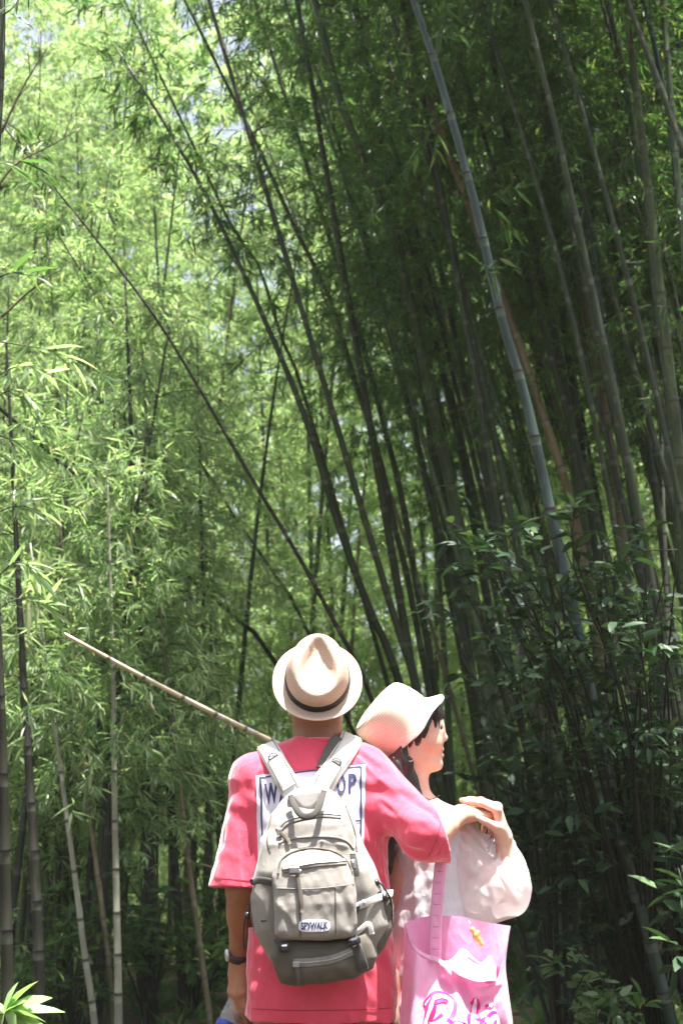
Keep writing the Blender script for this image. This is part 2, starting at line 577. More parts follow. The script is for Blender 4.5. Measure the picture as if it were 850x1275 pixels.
def straw_mat(name, col, var, ringscale, axis):
    m, nt, b, out = mat(name)
    tc = nt.nodes.new('ShaderNodeTexCoord')
    w = nt.nodes.new('ShaderNodeTexWave'); w.bands_direction = axis
    w.inputs['Scale'].default_value = ringscale; w.inputs['Distortion'].default_value = 1.2; w.inputs['Detail'].default_value = 2; w.inputs['Detail Scale'].default_value = 8
    nt.links.new(tc.outputs['Object'], w.inputs['Vector'])
    n = noise(nt, 420, 2)
    v = nt.nodes.new('ShaderNodeTexVoronoi'); v.inputs['Scale'].default_value = 330
    nt.links.new(tc.outputs['Object'], v.inputs['Vector'])
    lo = tuple(x * (1 - var) for x in col)
    c = ramp(nt, n, [(.3, lo), (.7, col)])
    c = mixc(nt, c, ramp(nt, w.outputs['Fac'], [(0, (.86, .82, .76)), (1, (1, 1, 1))]), .5, 'MULTIPLY')
    nt.links.new(c, b.inputs['Base Color'])
    b.inputs['Roughness'].default_value = .8
    bump(nt, b, v.outputs['Distance'], .5, .002)
    return m
STRAW = straw_mat('straw_tan', (.62, .46, .36), .3, 60, 'Z')
def stitched_straw(name, col, axis, freq):
    m, nt, b, out = mat(name)
    tc = nt.nodes.new('ShaderNodeTexCoord')
    vm = nt.nodes.new('ShaderNodeVectorMath'); vm.operation = 'DOT_PRODUCT'; vm.inputs[1].default_value = axis
    nt.links.new(tc.outputs['Object'], vm.inputs[0])
    ml = node(nt, 'ShaderNodeMath', operation='MULTIPLY'); ml.inputs[1].default_value = freq; nt.links.new(vm.outputs['Value'], ml.inputs[0])
    n = noise(nt, 60, 2)
    ad = node(nt, 'ShaderNodeMath', operation='ADD'); nt.links.new(ml.outputs[0], ad.inputs[0]); nt.links.new(n, ad.inputs[1])
    sn = node(nt, 'ShaderNodeMath', operation='SINE'); nt.links.new(ad.outputs[0], sn.inputs[0])
    c = ramp(nt, sn.outputs[0], [(0, tuple(x * .72 for x in col)), (.35, col), (1, tuple(min(.85, x * 1.05) for x in col))])
    n3 = noise(nt, 350, 2)
    c = mixc(nt, c, ramp(nt, n3, [(.3, (.85, .83, .8)), (.65, (1, 1, 1))]), .7, 'MULTIPLY')
    nt.links.new(c, b.inputs['Base Color']); b.inputs['Roughness'].default_value = .8
    bump(nt, b, sn.outputs[0], .35, .0012)
    return m
STRAWW = stitched_straw('straw_cream', (.80, .70, .58), (-.76, -.13, .63), 1150)
BAND = plain('hat_band', (.018, .014, .014), .6)
HAIR = plain('black_hair', (.022, .013, .013), .38, .5, .5, 40)
HAIRB = plain('dark_brown_hair', (.020, .010, .009), .38, .5, .5, 40)
BLOUSE = cloth('white_blouse', (.82, .82, .86), wrinkle=.5, sheen=.2, trans=.30, tcol=(.8, .78, .84), var=.04, bmp=.15)
SHEER = cloth('white_sheer', (.86, .86, .89), wrinkle=.6, sheen=.2, trans=.62, tcol=(.92, .90, .94), var=.04, bmp=.1, alpha=.2)
CANVAS = cloth('pack_canvas', (.245, .228, .206), wrinkle=.34, var=.10, weave=700, bmp=.5, sheen=.1)
CANVASD = cloth('pack_canvas_dark', (.098, .085, .068), wrinkle=.3, var=.12, weave=700, bmp=.5, sheen=.1)
CANVASL = cloth('pack_strap_light', (.58, .56, .53), var=.07, weave=700, bmp=.4, sheen=.15)
PAD = cloth('strap_lining', (.10, .09, .08), weave=700)
ZIPT = plain('zip_tape', (.20, .185, .17), .7, bmp=.4, bscale=900)
ZIPM = plain('zip_metal', (.32, .31, .30), .4, metal=.6)
BLACKP = plain('black_plastic', (.015, .015, .022), .35, .5)
GREYP = plain('grey_metal', (.30, .30, .32), .35, metal=.7)
DARKWEB = cloth('dark_webbing', (.06, .055, .05), weave=500, bmp=.6)
PATCH = plain('patch_white', (.62, .63, .68), .6)
PINK = cloth('pink_canvas', (.80, .43, .62), wrinkle=.5, var=.06, weave=600, bmp=.4, sheen=.2, trans=.22, tcol=(.85, .22, .52))
HOTP = plain('hot_pink_print', (.60, .012, .16), .6)
WHITEP = plain('white_print', (.58, .52, .58), .6)
GOLD = plain('gold_charm', (.62, .42, .16), .35, metal=.4, var=.35, scale=120)
WATCHM = plain('watch_strap', (.03, .02, .03), .5)
SILVER = plain('watch_case', (.55, .52, .55), .3, metal=.8)
BLUEP = plain('blue_plastic', (.03, .05, .35), .4)
EYEW = plain('eye_white', (.75, .73, .72), .2)
EYED = plain('eye_dark', (.02, .012, .01), .2)
def glass_mat():
    m, nt, b, out = mat('clear_plastic')
    b.inputs['Base Color'].default_value = (.75, .78, .80, 1)
    b.inputs['Roughness'].default_value = .08; b.inputs['Specular IOR Level'].default_value = .8
    t = nt.nodes.new('ShaderNodeBsdfTransparent'); mx = nt.nodes.new('ShaderNodeMixShader'); mx.inputs[0].default_value = .8
    nt.links.new(b.outputs[0], mx.inputs[1]); nt.links.new(t.outputs[0], mx.inputs[2]); nt.links.new(mx.outputs[0], out.inputs['Surface'])
    return m
CLEAR = glass_mat()
def ground_mat():
    m, nt, b, out = mat('forest_floor')
    n = noise(nt, 1.5, 6, .65); n2 = noise(nt, 22, 5, .7)
    c = ramp(nt, n, [(.3, (.035, .028, .018)), (.55, (.075, .055, .032)), (.75, (.12, .09, .05))])
    c = mixc(nt, c, ramp(nt, n2, [(.35, (.5, .48, .42)), (.65, (1.3, 1.2, 1))]), .8, 'MULTIPLY')
    nt.links.new(c, b.inputs['Base Color'])
    b.inputs['Roughness'].default_value = .95
    bump(nt, b, n2, .8, .05)
    return m
GROUND = ground_mat()
# ------------------------------------------------------------------ ground
def gz(x, y):
    x = np.asarray(x, float); y = np.asarray(y, float)
    near = np.clip((np.hypot(x - .1, y - 3.4) - 1.2) / 3, 0, 1)
    z = -0.16 * np.clip(-x - 1.0, 0, 5) + 0.10 * np.clip(x - 1.3, 0, 9)
    z = z - 0.02 * np.clip(y - 6, 0, 12)
    z = z + near * (0.07 * np.sin(x * 1.7 + 1.1 * np.sin(y * .8)) + 0.05 * np.sin(y * 2.1 + x) + .02 * np.sin(5 * x + 3 * y))
    return z

def make_ground():
    u = np.linspace(-1, 1, 181)
    xs = 60 * np.sign(u) * np.abs(u) ** 2.2
    ys = 60 * np.sign(u) * np.abs(u) ** 2.2 + 6
    X, Y = np.meshgrid(xs, ys, indexing='ij')
    V = np.stack([X, Y, gz(X, Y)], -1).reshape(-1, 3)
    n = len(u)
    i = np.arange(n - 1)[:, None] * n + np.arange(n - 1)[None]
    Q = np.stack([i, i + n, i + n + 1, i + 1], -1).reshape(-1, 4)
    o = obj('ground', mesh_np('ground', V, Q, GROUND))
    o['kind'] = 'structure'
make_ground()

# ------------------------------------------------------------------ leaves
def leaf_faces(O, D, L, Wd, r, flat=.5, shape='bamboo', updir=None):
    """arrays -> V, F ; each leaf its own island"""
    n = len(O)
    D = D / (np.linalg.norm(D, axis=1)[:, None] + 1e-9)
    up = np.tile(np.array([0, 0, 1.0]), (n, 1)) + r.normal(0, flat, (n, 3))
    S = np.cross(D, up); S /= np.linalg.norm(S, axis=1)[:, None] + 1e-9
    N = np.cross(S, D)
    L = L[:, None]; Wd = Wd[:, None]
    if shape == 'bamboo':
        p0 = O; p3 = O + D * L - N * L * .10
        m = O + D * L * .38
        a = m + S * Wd * .5 + N * Wd * .12; b = m - S * Wd * .5 + N * Wd * .12
        V = np.stack([p0, a, p3, b], 1).reshape(-1, 3)
        k = np.arange(n)[:, None] * 4
        F = np.concatenate([k + np.array([[0, 1, 2]]), k + np.array([[0, 2, 3]])])
        return V, F
    # broad: 8 verts, folded and curved
    ts = [.0, .22, .55, .82, 1.0]; ws = [.0, .42, .5, .27, 0]
    pts = []
    def pos(t, w, sgn):
        return O + D * L * t - N * L * (.22 * t * t) + S * Wd * w * sgn + N * Wd * w * .25
    rows = [pos(0, 0, 0)]
    for t, w in zip(ts[1:4], ws[1:4]):
        rows += [pos(t, w, 1), pos(t, 0, 0), pos(t, w, -1)]
    rows.append(pos(1, 0, 0))
    V = np.stack(rows, 1).reshape(-1, 3)
    k = np.arange(n)[:, None] * 11
    T = np.array([[0, 2, 1], [0, 3, 2], [7, 8, 10], [8, 9, 10]])
    Qd = np.array([[1, 2, 5, 4], [2, 3, 6, 5], [4, 5, 8, 7], [5, 6, 9, 8]])
    return V, [np.concatenate([k + t for t in T]), np.concatenate([k + q for q in Qd])]

SUNP0 = np.array([0.15, 3.35, 1.2])
def keep_mask(C):
    """canopy gap through which the sun reaches the couple, and a thin spot in the canopy over the clearing"""
    q = C - SUNP0
    t = q @ SUN
    d = np.linalg.norm(q - t[:, None] * SUN, axis=1)
    return ~((d < 1.0 + .06 * t) & (t > .8))

def droop_branches(r, Pn, lens, az, up=.5, sag=.5, seg=5):
    """(n,seg,3) polylines"""
    n = len(Pn)
    t = np.linspace(0, 1, seg)[None, :, None]
    D = np.stack([np.cos(az), np.sin(az), up + r.normal(0, .18, n)], 1)
    D /= np.linalg.norm(D, axis=1)[:, None]
    l = lens[:, None, None]
    return Pn[:, None] + D[:, None] * l * t + np.array([0, 0, -1.0]) * l * sag * t * t + r.normal(0, .02, (n, seg, 3)) * l * t

def sticks(B, r0, r1):
    """3-sided tapered tubes for (n,seg,3) polylines"""
    n, s, _ = B.shape
    T = np.gradient(B, axis=1); T /= np.linalg.norm(T, axis=2)[..., None] + 1e-9
    ref = np.array([.31, .17, .93]); N = np.cross(T, ref); N /= np.linalg.norm(N, axis=2)[..., None] + 1e-9
    Bn = np.cross(T, N)
    rad = np.linspace(r0, r1, s)[None, :, None]
    V = np.stack([B + rad * (math.cos(a) * N + math.sin(a) * Bn) for a in (0, 2.094, 4.189)], 2).reshape(-1, 3)
    k = (np.arange(n)[:, None, None] * s + np.arange(s - 1)[None, :, None]) * 3
    j = np.arange(3)[None, None]; j2 = (j + 1) % 3
    Q = np.stack([k + j, k + j2, k + 3 + j2, k + 3 + j], -1).reshape(-1, 4)
    return V, Q

def foliage(r, Pn, lens, az, twigs=6, leaves=6, L=(.09, .17), up=.45, sag=.55, keep=True, zmin=-9, wide=.13, seg=5, scale=1.0):
    """branches at points Pn -> (branch V,Q), (leaf V,F)"""
    B = droop_branches(r, Pn, lens, az, up, sag, seg)
    n = len(Pn)
    tt = r.uniform(.15, 1, (n, twigs)); idx = tt * (seg - 1)
    i0 = np.clip(idx.astype(int), 0, seg - 2); f = (idx - i0)[..., None]
    ar = np.arange(n)[:, None]
    p = B[ar, i0] * (1 - f) + B[ar, i0 + 1] * f
    d = B[ar, i0 + 1] - B[ar, i0]; d /= np.linalg.norm(d, axis=2)[..., None] + 1e-9
    td = d + r.normal(0, .55, d.shape) + np.array([0, 0, -.1]); td /= np.linalg.norm(td, axis=2)[..., None]
    tl = r.uniform(.06, .26, (n, twigs, 1)) * scale
    q = p + td * tl
    TW = np.stack([p.reshape(-1, 3), (p + td * tl * .5 + np.array([0, 0, .01])).reshape(-1, 3), q.reshape(-1, 3)], 1)
    O = np.repeat(q.reshape(-1, 3), leaves, 0); TD = np.repeat(td.reshape(-1, 3), leaves, 0)
    back = r.uniform(0, 1, len(O))[:, None] * np.repeat(tl.reshape(-1, 1), leaves, 0) * .9
    O = O - TD * back
    D = TD * .8 + r.normal(0, .55, O.shape) + np.array([0, 0, -.38])
    Ln = r.uniform(L[0], L[1], len(O)) * scale
    W = Ln * r.uniform(wide * .8, wide * 1.2, len(O))
    if keep is True:
        k = keep_mask(O) & (O[:, 2] > zmin)
        O, D, Ln, W = O[k], D[k], Ln[k], W[k]
        TW = TW[keep_mask(TW[:, 2])]
        B = B[keep_mask(B[:, -1])]
    lv = leaf_faces(O, D, Ln, W, r)
    bs = [sticks(B, .0045, .0015)]
    if len(TW): bs.append(sticks(TW, .0016, .001))
    return merge(bs), lv

def culm_mesh(name, C, r0, r1, mats, seg=10, inter=.30, r=None):
    """hollow-cane profile: internodes with a dark ridge and a pale bloom band below each node"""
    L = np.concatenate([[0], np.cumsum(np.linalg.norm(np.diff(C, axis=0), axis=1))])
    tot = L[-1]
    s = [0.0]; mark = [0]
    pos = 0.0; k = 0
    ss, rr, mm = [0.0], [1.0], []
    while True:
        il = inter * (0.72 + .5 * min(1, pos / 2.5)) * (1 - .25 * max(0, pos / tot - .6)) * (r.uniform(.93, 1.07) if r is not None else 1)
        nxt = pos + il
        if nxt > tot - .06: break
        w = 0.008
        for q, rad, m in ((pos + il * .5, .985, 0), (nxt - .05, .99, 0), (nxt - w, 1.0, 2), (nxt - w * .3, 1.10, 1), (nxt + w * .5, 1.10, 1), (nxt + w * 1.3, 1.0, 1)):
            ss.append(q); rr.append(rad); mm.append(m)
        pos = nxt
    ss.append(tot); rr.append(.9); mm.append(0)
    ss = np.array(ss); rr = np.array(rr)
    Cp = np.stack([np.interp(ss, L, C[:, i]) for i in range(3)], 1)
    f = ss / tot
    rad = rr * (r0 + (r1 - r0) * f ** 1.2)
    V, F = tube(Cp, rad, seg)
    mi = np.concatenate([np.repeat(np.array(mm), seg), np.zeros(2 * seg, int)])
    # faces order: quads then two cap lists
    return mesh_np(name, V, F, mats, midx=mi), Cp, ss

def node_points(C, z0, z1, step, r):
    L = np.concatenate([[0], np.cumsum(np.linalg.norm(np.diff(C, axis=0), axis=1))])
    s = np.arange(0, L[-1], step) + r.uniform(-.03, .03)
    p = np.stack([np.interp(s, L, C[:, i]) for i in range(3)], 1)
    k = (p[:, 2] - C[0, 2] > z0) & (p[:, 2] - C[0, 2] < z1)
    return p[k], s[k] / L[-1]

def make_bamboo(C, r0, mats, label=None, group=None, fol=None, r=None, leafm=None, r1=None, seg=10, cull=True, inter=.3, culm_seg=40):
    """C: control points bottom -> top in world space (base first)"""
    r = r or rng
    base = np.array(C[0], float)
    Cc = catmull(C, culm_seg)
    me, Cp, ss = culm_mesh('culm', Cc, r0, r1 or r0 * .22, mats, seg, inter, r)
    root = empty('bamboo', base, label, 'bamboo', group)
    obj('culm', me, root)
    if fol:
        z0, z1 = fol.get('z', (3.0, 99))
        step = fol.get('step', .3)
        pts, f = node_points(Cc, z0, z1, step, r)
        per = fol.get('per', 3)
        Pn = np.repeat(pts, per, 0); ff = np.repeat(f, per)
        az = r.uniform(0, 2 * math.pi, len(Pn))
        lo, hi = fol.get('len', (.5, 1.5))
        lens = r.uniform(lo, hi, len(Pn)) * (1.1 - .5 * ff)
        if 0 < len(Pn) <= 24:
            lvs = []
            for q in range(len(Pn)):
                (bv, bf), lv_ = foliage(r, Pn[q:q + 1], lens[q:q + 1], az[q:q + 1], fol.get('twigs', 6), fol.get('leaves', 6), fol.get('L', (.09, .17)), keep=False)
                obj('branch', mesh_np('branch', bv, bf, CULM_D[0]), root); lvs.append(lv_)
            lv, lf = merge(lvs)
            obj('foliage', mesh_np('foliage', lv, lf, leafm or LEAF, smooth=False), root)
        elif len(Pn):
            (bv, bf), (lv, lf) = foliage(r, Pn, lens, az, fol.get('twigs', 6), fol.get('leaves', 6), fol.get('L', (.09, .17)), keep=cull, scale=fol.get('scale', 1.0))
            obj('branches', mesh_np('branches', bv, bf, fol.get('bmat', CULM_D[0])), root)
            obj('foliage', mesh_np('foliage', lv, lf, leafm or LEAF, smooth=False), root)
    return root

def copy_tree(o, parent=None):
    c = o.copy(); COL.objects.link(c); c.parent = parent
    for ch in list(o.children): copy_tree(ch, c)
    return c

# ------------------------------------------------------------------ culms traced one by one
def key_culm(pix, Y, wpx, mats, label, group, fol=None, top=11.0, Ytop=None, leafm=None, lean=.0, inter=.3, seed=0, seg=12):
    """pix: top -> bottom pixels on the photograph; placed in the plane of its own depth Y"""
    r = np.random.default_rng(1000 + seed)
    n = len(pix)
    pts = []
    for i, (px, py) in enumerate(pix[::-1]):
        t = i / (n - 1)
        pts.append(at(px, py, Y + ((Ytop or Y) - Y) * t))
    pts = np.array(pts)
    # down to the ground
    d0 = unit(pts[0] - pts[min(1, n - 1)])
    d0 = d0 / max(1e-6, -d0[2])
    for _ in range(3):
        g = float(gz(pts[0][0], pts[0][1])) - .05
    z = pts[0][2]
    if z > float(gz(*pts[0][:2])) + .05:
        dz = z
        q = pts[0] + np.array([d0[0] * .8, d0[1], -1]) * dz
        q[2] = float(gz(q[0], q[1])) - .05
        ex = [q]
        pts = np.vstack([ex, pts])
    # up beyond the frame
    d1 = unit(pts[-1] - pts[-2]); d1 = d1 / max(.2, d1[2])
    hz = top - pts[-1][2]
    if hz > .3:
        a = pts[-1] + d1 * hz * .5; b = a + (d1 * 1.0 + np.array([lean, 0, 0])) * hz * .5
        pts = np.vstack([pts, a, b])
    r0 = R(wpx / 2, Y) * 1.0
    return make_bamboo(pts, r0 * 1.12, mats, label, group, fol, r, leafm, inter=inter, seg=seg)

GR = 'leaning bamboo culms of the dark stand on the right'
GL = 'bamboo culms of the bright grove on the left'
FR = dict(z=(4.7, 99), per=2, len=(.4, 1.4), twigs=6, leaves=7, L=(.07, .14))
FRs = dict(z=(3.6, 99), per=1, len=(.3, .8), twigs=3, leaves=5, step=.5)
LF = dict(z=(1.75,99), per=3, len=(.3,.9), step=.22, twigs=6)
key = [
 # pixels top->bottom, Y, width px, mats, label, group, foliage, top, Ytop
 ([(515,0),(545,90),(590,250),(625,400),(655,500),(692,670),(715,770),(740,890),(757,990),(790,1110),(808,1170)], 6.5, 15.5, CULM_B, 'thickest pale blue-green bamboo crossing the dark stand with a bright highlight down its right side', GR, FRs, 9, 6.2),
 ([(392,0),(425,130),(470,240),(505,350),(525,440),(545,540),(575,680)], 10.5, 17, CULM_G, 'dark green bamboo left of the blue-green culm with a pale sunlit upper length', GR, FR, 11, 9.5),
 ([(145,60),(215,170),(270,270),(330,400),(380,520),(420,650),(460,760),(497,850)], 10, 12, CULM_D, 'long dark bamboo leaning far left above the wide-brimmed straw hats, greyish near its foot', GR, dict(z=(5.6,99),per=3,len=(.3,1.0)), 7.1, 9),
 ([(15,170),(110,285),(190,390),(240,470),(310,590),(370,690),(435,810),(462,870)], 8.5, 7, CULM_K, 'thin dark bamboo running diagonally across the bright left side down to the trilby hat', GR, dict(z=(4.9,99),per=2,len=(.3,.8),twigs=4), 5.9, 7.6),
 ([(245,190),(290,285),(322,330),(350,420),(390,530)], 11, 7, CULM_D, 'slim dark bamboo close beside the long left-leaning culm', GR, dict(z=(6,99),per=2,len=(.3,.8)), 9, 10),
 ([(285,110),(320,180),(370,290),(410,370),(440,470),(470,560),(492,660),(515,760)], 11.5, 9, CULM_D, 'slender dark bamboo curving between the long left-leaning culm and the green one', GR, FR, 10, 10.5),
 ([(440,0),(470,130),(500,260),(530,380),(560,500),(585,620)], 12, 13, CULM_D, 'dark brown bamboo half hidden behind leafy sprays left of the blue-green culm', GR, FR, 11, 11),
 ([(600,0),(635,190),(660,290),(685,395),(705,500),(725,650)], 10, 15, CULM_D, 'very dark bamboo just right of the blue-green culm at the top of the picture', GR, FR, 11, 9.6),
 ([(648,0),(665,90),(690,250),(700,395),(715,500),(735,640)], 11.5, 11, CULM_D, 'narrow dark bamboo second to the right of the blue-green culm near the top', GR, FR, 11, 11),
 ([(682,0),(700,100),(712,160),(735,300),(750,400),(770,520),(797,690)], 9.2, 14, CULM_B, 'greyish bamboo with long pale stripes in the middle of the right stand', GR, FRs, 10.5, 8.8),
 ([(707,0),(720,70),(738,150),(765,260),(795,375),(815,480),(838,640)], 9.6, 12, CULM_G, 'dark olive bamboo crossing behind the striped grey culm', GR, FR, 10.5, 9.3),
 ([(755,0),(772,70),(790,175),(806,270),(820,400),(838,540),(850,700)], 8.6, 15, CULM_G, 'green bamboo with thin pale rings nearest the right edge but two', GR, FR, 10.5, 8.3),
 ([(800,0),(815,60),(832,150),(846,260),(862,420)], 8.0, 12, CULM_B, 'pale green bamboo entering at the top right corner', GR, FRs, 10, 7.8),
 ([(824,0),(832,90),(840,190),(850,300),(862,480)], 7.6, 13, CULM_G, 'smooth olive bamboo along the top of the right edge', GR, FRs, 10, 7.6),
 ([(610,330),(640,410),(675,515),(700,590),(722,680)], 9.4, 14, CULM_T, 'brownish bamboo close behind the right side of the blue-green culm', GR, FRs, 10, 9.2),
 ([(712,290),(725,375),(745,475),(762,570),(775,675)], 10.4, 14, CULM_T, 'brown bamboo rising behind the dark shrub left of the striped grey culm', GR, FR, 11, 10),
 ([(770,340),(795,480),(810,580),(826,700)], 9.9, 10, CULM_D, 'thin blackish bamboo right of the striped grey culm', GR, FR, 11, 9.6),
 ([(808,250),(820,350),(835,475),(846,575),(855,700)], 8.2, 16, CULM_G, 'stout green bamboo with widely spaced pale rings at the right edge', GR, FRs, 10, 8),
 ([(824,530),(825,600),(828,690)], 9.0, 9, CULM_P, 'short bleached cane standing against the stout green bamboo', GR, None, 2.9, 9.0),
 ([(505,350),(525,465),(540,560),(560,680),(580,800)], 11.5, 16, CULM_D, 'broad shadowed bamboo left of the blue-green culm at mid height', GR, FR, 11, 11),
 ([(430,360),(455,440),(475,520),(500,620),(520,740),(540,850)], 12.5, 10, CULM_D, 'dark bamboo behind the leafy gap above the cream hat', GR, FR, 11, 12),
 ([(470,700),(488,760),(510,830),(525,880)], 9.8, 10, CULM_D, 'short-looking dark bamboo rising from behind the cream hat', GR, FR, 10, 9.6),
 ([(500,760),(512,830),(525,900)], 10.8, 12, CULM_D, 'blackish bamboo right above the crown of the cream hat', GR, FR, 10, 10.6),
 # left grove
 ([(-6,690),(-3,760),(1,860),(4,950),(7,1100),(10,1275)], 5.0, 17, CULM_K, 'dark near bamboo cut off by the left edge of the picture', GL, None, 2.9, 4.9),
 ([(24,740),(30,860),(42,1050),(52,1275)], 7.6, 13, CULM_K, 'dark bamboo second from the left edge', GL, LF, 4.2, 7.6),
 ([(138,740),(141,850),(143,1000),(148,1275)], 8.4, 9, CULM_P, 'pale bleached bamboo with dark rings standing at lower left', GL, LF, 3.6, 8.4),
 ([(98,880),(106,960),(118,1060),(136,1200),(142,1275)], 8.9, 7, CULM_T, 'thin tan bamboo slanting left of the pale bleached one', GL, LF, 3.4, 8.9),
 ([(84,1020),(96,1110),(106,1190),(118,1275)], 8.2, 8, CULM_P, 'mossy pale bamboo leaning at lower left near the ground', GL, LF, 3.0, 8.2),
 ([(172,740),(177,860),(184,1050),(192,1275)], 9.6, 12, CULM_K, 'dark upright bamboo right of the pale bleached one', GL, LF, 5.5, 9.6),
 ([(198,760),(207,900),(219,1100),(230,1275)], 10.2, 11, CULM_K, 'dark bamboo midway between the bleached culm and the red shirt', GL, LF, 5.5, 10.2),
 ([(222,960),(236,1080),(248,1170),(262,1275)], 9.0, 7, CULM_T, 'thin grey-brown bamboo just left of the hanging arm', GL, LF, 4.0, 9.0),
 ([(255,830),(258,960),(262,1120),(268,1275)], 11, 8, CULM_D, 'slim dark bamboo nearest the man\'s left sleeve', GL, LF, 5.5, 11),
 ([(84,480),(81,560),(78,690),(74,850),(72,1050),(72,1275)], 10.4, 8, CULM_D, 'dark straight bamboo showing through bright leaves at far left', GL, dict(z=(3.0,99),per=3,len=(.3,1.0),step=.25), 5.2, 10.4),
 ([(101,600),(106,690),(110,780),(112,900),(116,1060),(120,1275)], 11.2, 7, CULM_D, 'crooked thin dark bamboo rising through the bright leaves', GL, LF, 5.0, 11.2),
 ([(141,700),(145,790),(148,900)], 12, 9, CULM_D, 'dim dark bamboo behind the fallen white cane', GL, LF, 5.0, 12),
 ([(255,735),(300,775),(350,835)], 12.5, 7, CULM_D, 'thin dark bamboo slanting just above the left of the trilby', GR, dict(z=(4.6,99),per=3,len=(.3,.9)), 6, 11.5),
 ([(240,560),(290,640),(345,720),(385,790)], 13.5, 6, CULM_D, 'faint thin bamboo slanting in the bright opening above the trilby', GR, dict(z=(5.2,99),per=3,len=(.3,.9)), 7, 12.5),
]
KEYR = []
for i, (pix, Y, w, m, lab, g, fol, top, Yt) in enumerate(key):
    lf = LEAF if g == GR else LEAF_SUN
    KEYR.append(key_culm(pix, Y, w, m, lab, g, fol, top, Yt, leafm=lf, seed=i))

# top-left near culm with its hanging leaves
root = make_bamboo(np.array([[*at(-40, 1290, 4.3)[:2], -.1], at(-26, 700, 4.3), at(-7, 260, 4.3), at(2, 100, 4.3), at(3, -20, 4.3), at(-10, -200, 4.3)]), R(5, 4.3), CULM_D,
                   'thin near bamboo at the very top left corner with drooping dark leaves', GL, None, r1=R(4, 4.3), inter=.34)
def near_spray(root, specs, leafm, seed, L=(.10, .17), bm=None, wide=.14, leaves=6):
    """specs: list of branch polylines in pixels + depth"""
    r = np.random.default_rng(seed)
    bs, lv = [], []
    for pix, Ya, Yb, nl in specs:
        n = len(pix)
        C = catmull([at(px, py, Ya + (Yb - Ya) * i / (n - 1)) for i, (px, py) in enumerate(pix)], 14)
        tv, tf = tube(C, np.linspace(.0035, .0012, 14), 4); obj('branch', mesh_np('branch', tv, tf, bm or CULM_D[0]), root)
        k = r.integers(3, 14, nl)
        O = C[np.minimum(k, 13)]; T = np.gradient(C, axis=0)[np.minimum(k, 13)]; T /= np.linalg.norm(T, axis=1)[:, None]
        D = T * .9 + r.normal(0, .5, (nl, 3)) + np.array([0, 0, -.25])
        Ln = r.uniform(*L, nl)
        lv.append(leaf_faces(O, D, Ln, Ln * wide, r, shape='broad'))
    v, f = merge(lv); obj('foliage', mesh_np('foliage', v, f, leafm, smooth=True), root)
near_spray(root, [([(2, 20), (18, 8), (28, -10)], 4.3, 4.2, 5), ([(4, -20), (30, -12), (45, 2)], 4.3, 4.2, 7),
                  ([(2, 215), (-5, 205), (25, 200)], 4.3, 4.4, 6), ([(0, 345), (15, 340), (40, 343)], 4.3, 4.3, 6)], LEAF, 5)
near_spray(KEYR[23], [([(-5, 425), (30, 430), (75, 440), (125, 465)], 5.0, 5.1, 12), ([(-8, 470), (30, 455), (70, 470)], 5.0, 5.0, 14),
                 ([(-10, 500), (15, 485), (45, 500)], 5.0, 5.0, 12), ([(-4, 720), (20, 700), (50, 712)], 5.0, 5.0, 14),
                 ([(-4, 760), (25, 745), (60, 755)], 5.0, 5.1, 16), ([(-8, 640), (25, 630), (60, 640)], 5.0, 5.2, 12), ([(-8, 540), (15, 548), (40, 560)], 5, 5.1, 10)], LEAF_SUN, 6)

# fallen white cane behind the man
o = make_bamboo(np.array([[*at(420, 985, 6.6)[:2], float(gz(*at(420, 985, 6.6)[:2])) ], at(400, 950, 6.5), at(340, 924, 6.3), at(250, 880, 6.0), at(160, 833, 5.8), at(78, 788, 5.6)])[1:],
            R(4.2, 6.3), CULM_W, 'bleached white fallen cane slanting behind the man\'s left shoulder', None, None, r1=R(2.4, 5.6), inter=.22, culm_seg=40)
o['category'] = 'fallen cane'; o.name = 'fallen_cane'

# dry bare canes at upper left
for k, (pix, Y, lab) in enumerate([([(2, 165), (28, 110), (62, 55)], 6.0, 'dry straw-coloured twig arching at upper left below the corner leaves'),
                              ([(-8, 240), (20, 205), (66, 180), (100, 160)], 6.4, 'thin dry twig pointing right at upper left edge'),
                              ([(2, 395), (40, 360), (75, 335)], 6.2, 'dry brown twig slanting at the left edge above the near leaf spray')]):
    C = catmull([at(px, py, Y) for px, py in pix], 12)
    w = empty('dry_twig', C[0], lab, 'twig', 'dry twigs at the upper left')
    v, f = tube(C, np.linspace(.008, .003, 12), 6); obj('stem', mesh_np('stem', v, f, CULM_T), w)
    s = []
    for t in (4, 7, 9):
        d = unit((C[t + 1] - C[t]) + np.array([.03 * (-1) ** t, 0, .02]))
        s.append(tube(np.array([C[t], C[t] + d * .12, C[t] + d * .22 + np.array([0, 0, -.02])]), [.003, .002, .001], 5))
    v, f = merge(s); obj('side_twig', mesh_np('side_twig', v, f, CULM_T), w)

# ------------------------------------------------------------------ stands filled with copies
def proto(h, lean, bend, r0, mats, fol, leafm, seed, label, group):
    r = np.random.default_rng(seed)
    t = np.linspace(0, 1, 6)
    C = np.stack([lean * h * t + bend * h * t ** 2.2, r.normal(0, .03, 6) * h * .1 * t, h * t * (1 - .12 * t * abs(bend) * 2)], 1)
    return make_bamboo(C, r0, mats, label, group, fol, r, leafm, cull=False, seg=8)

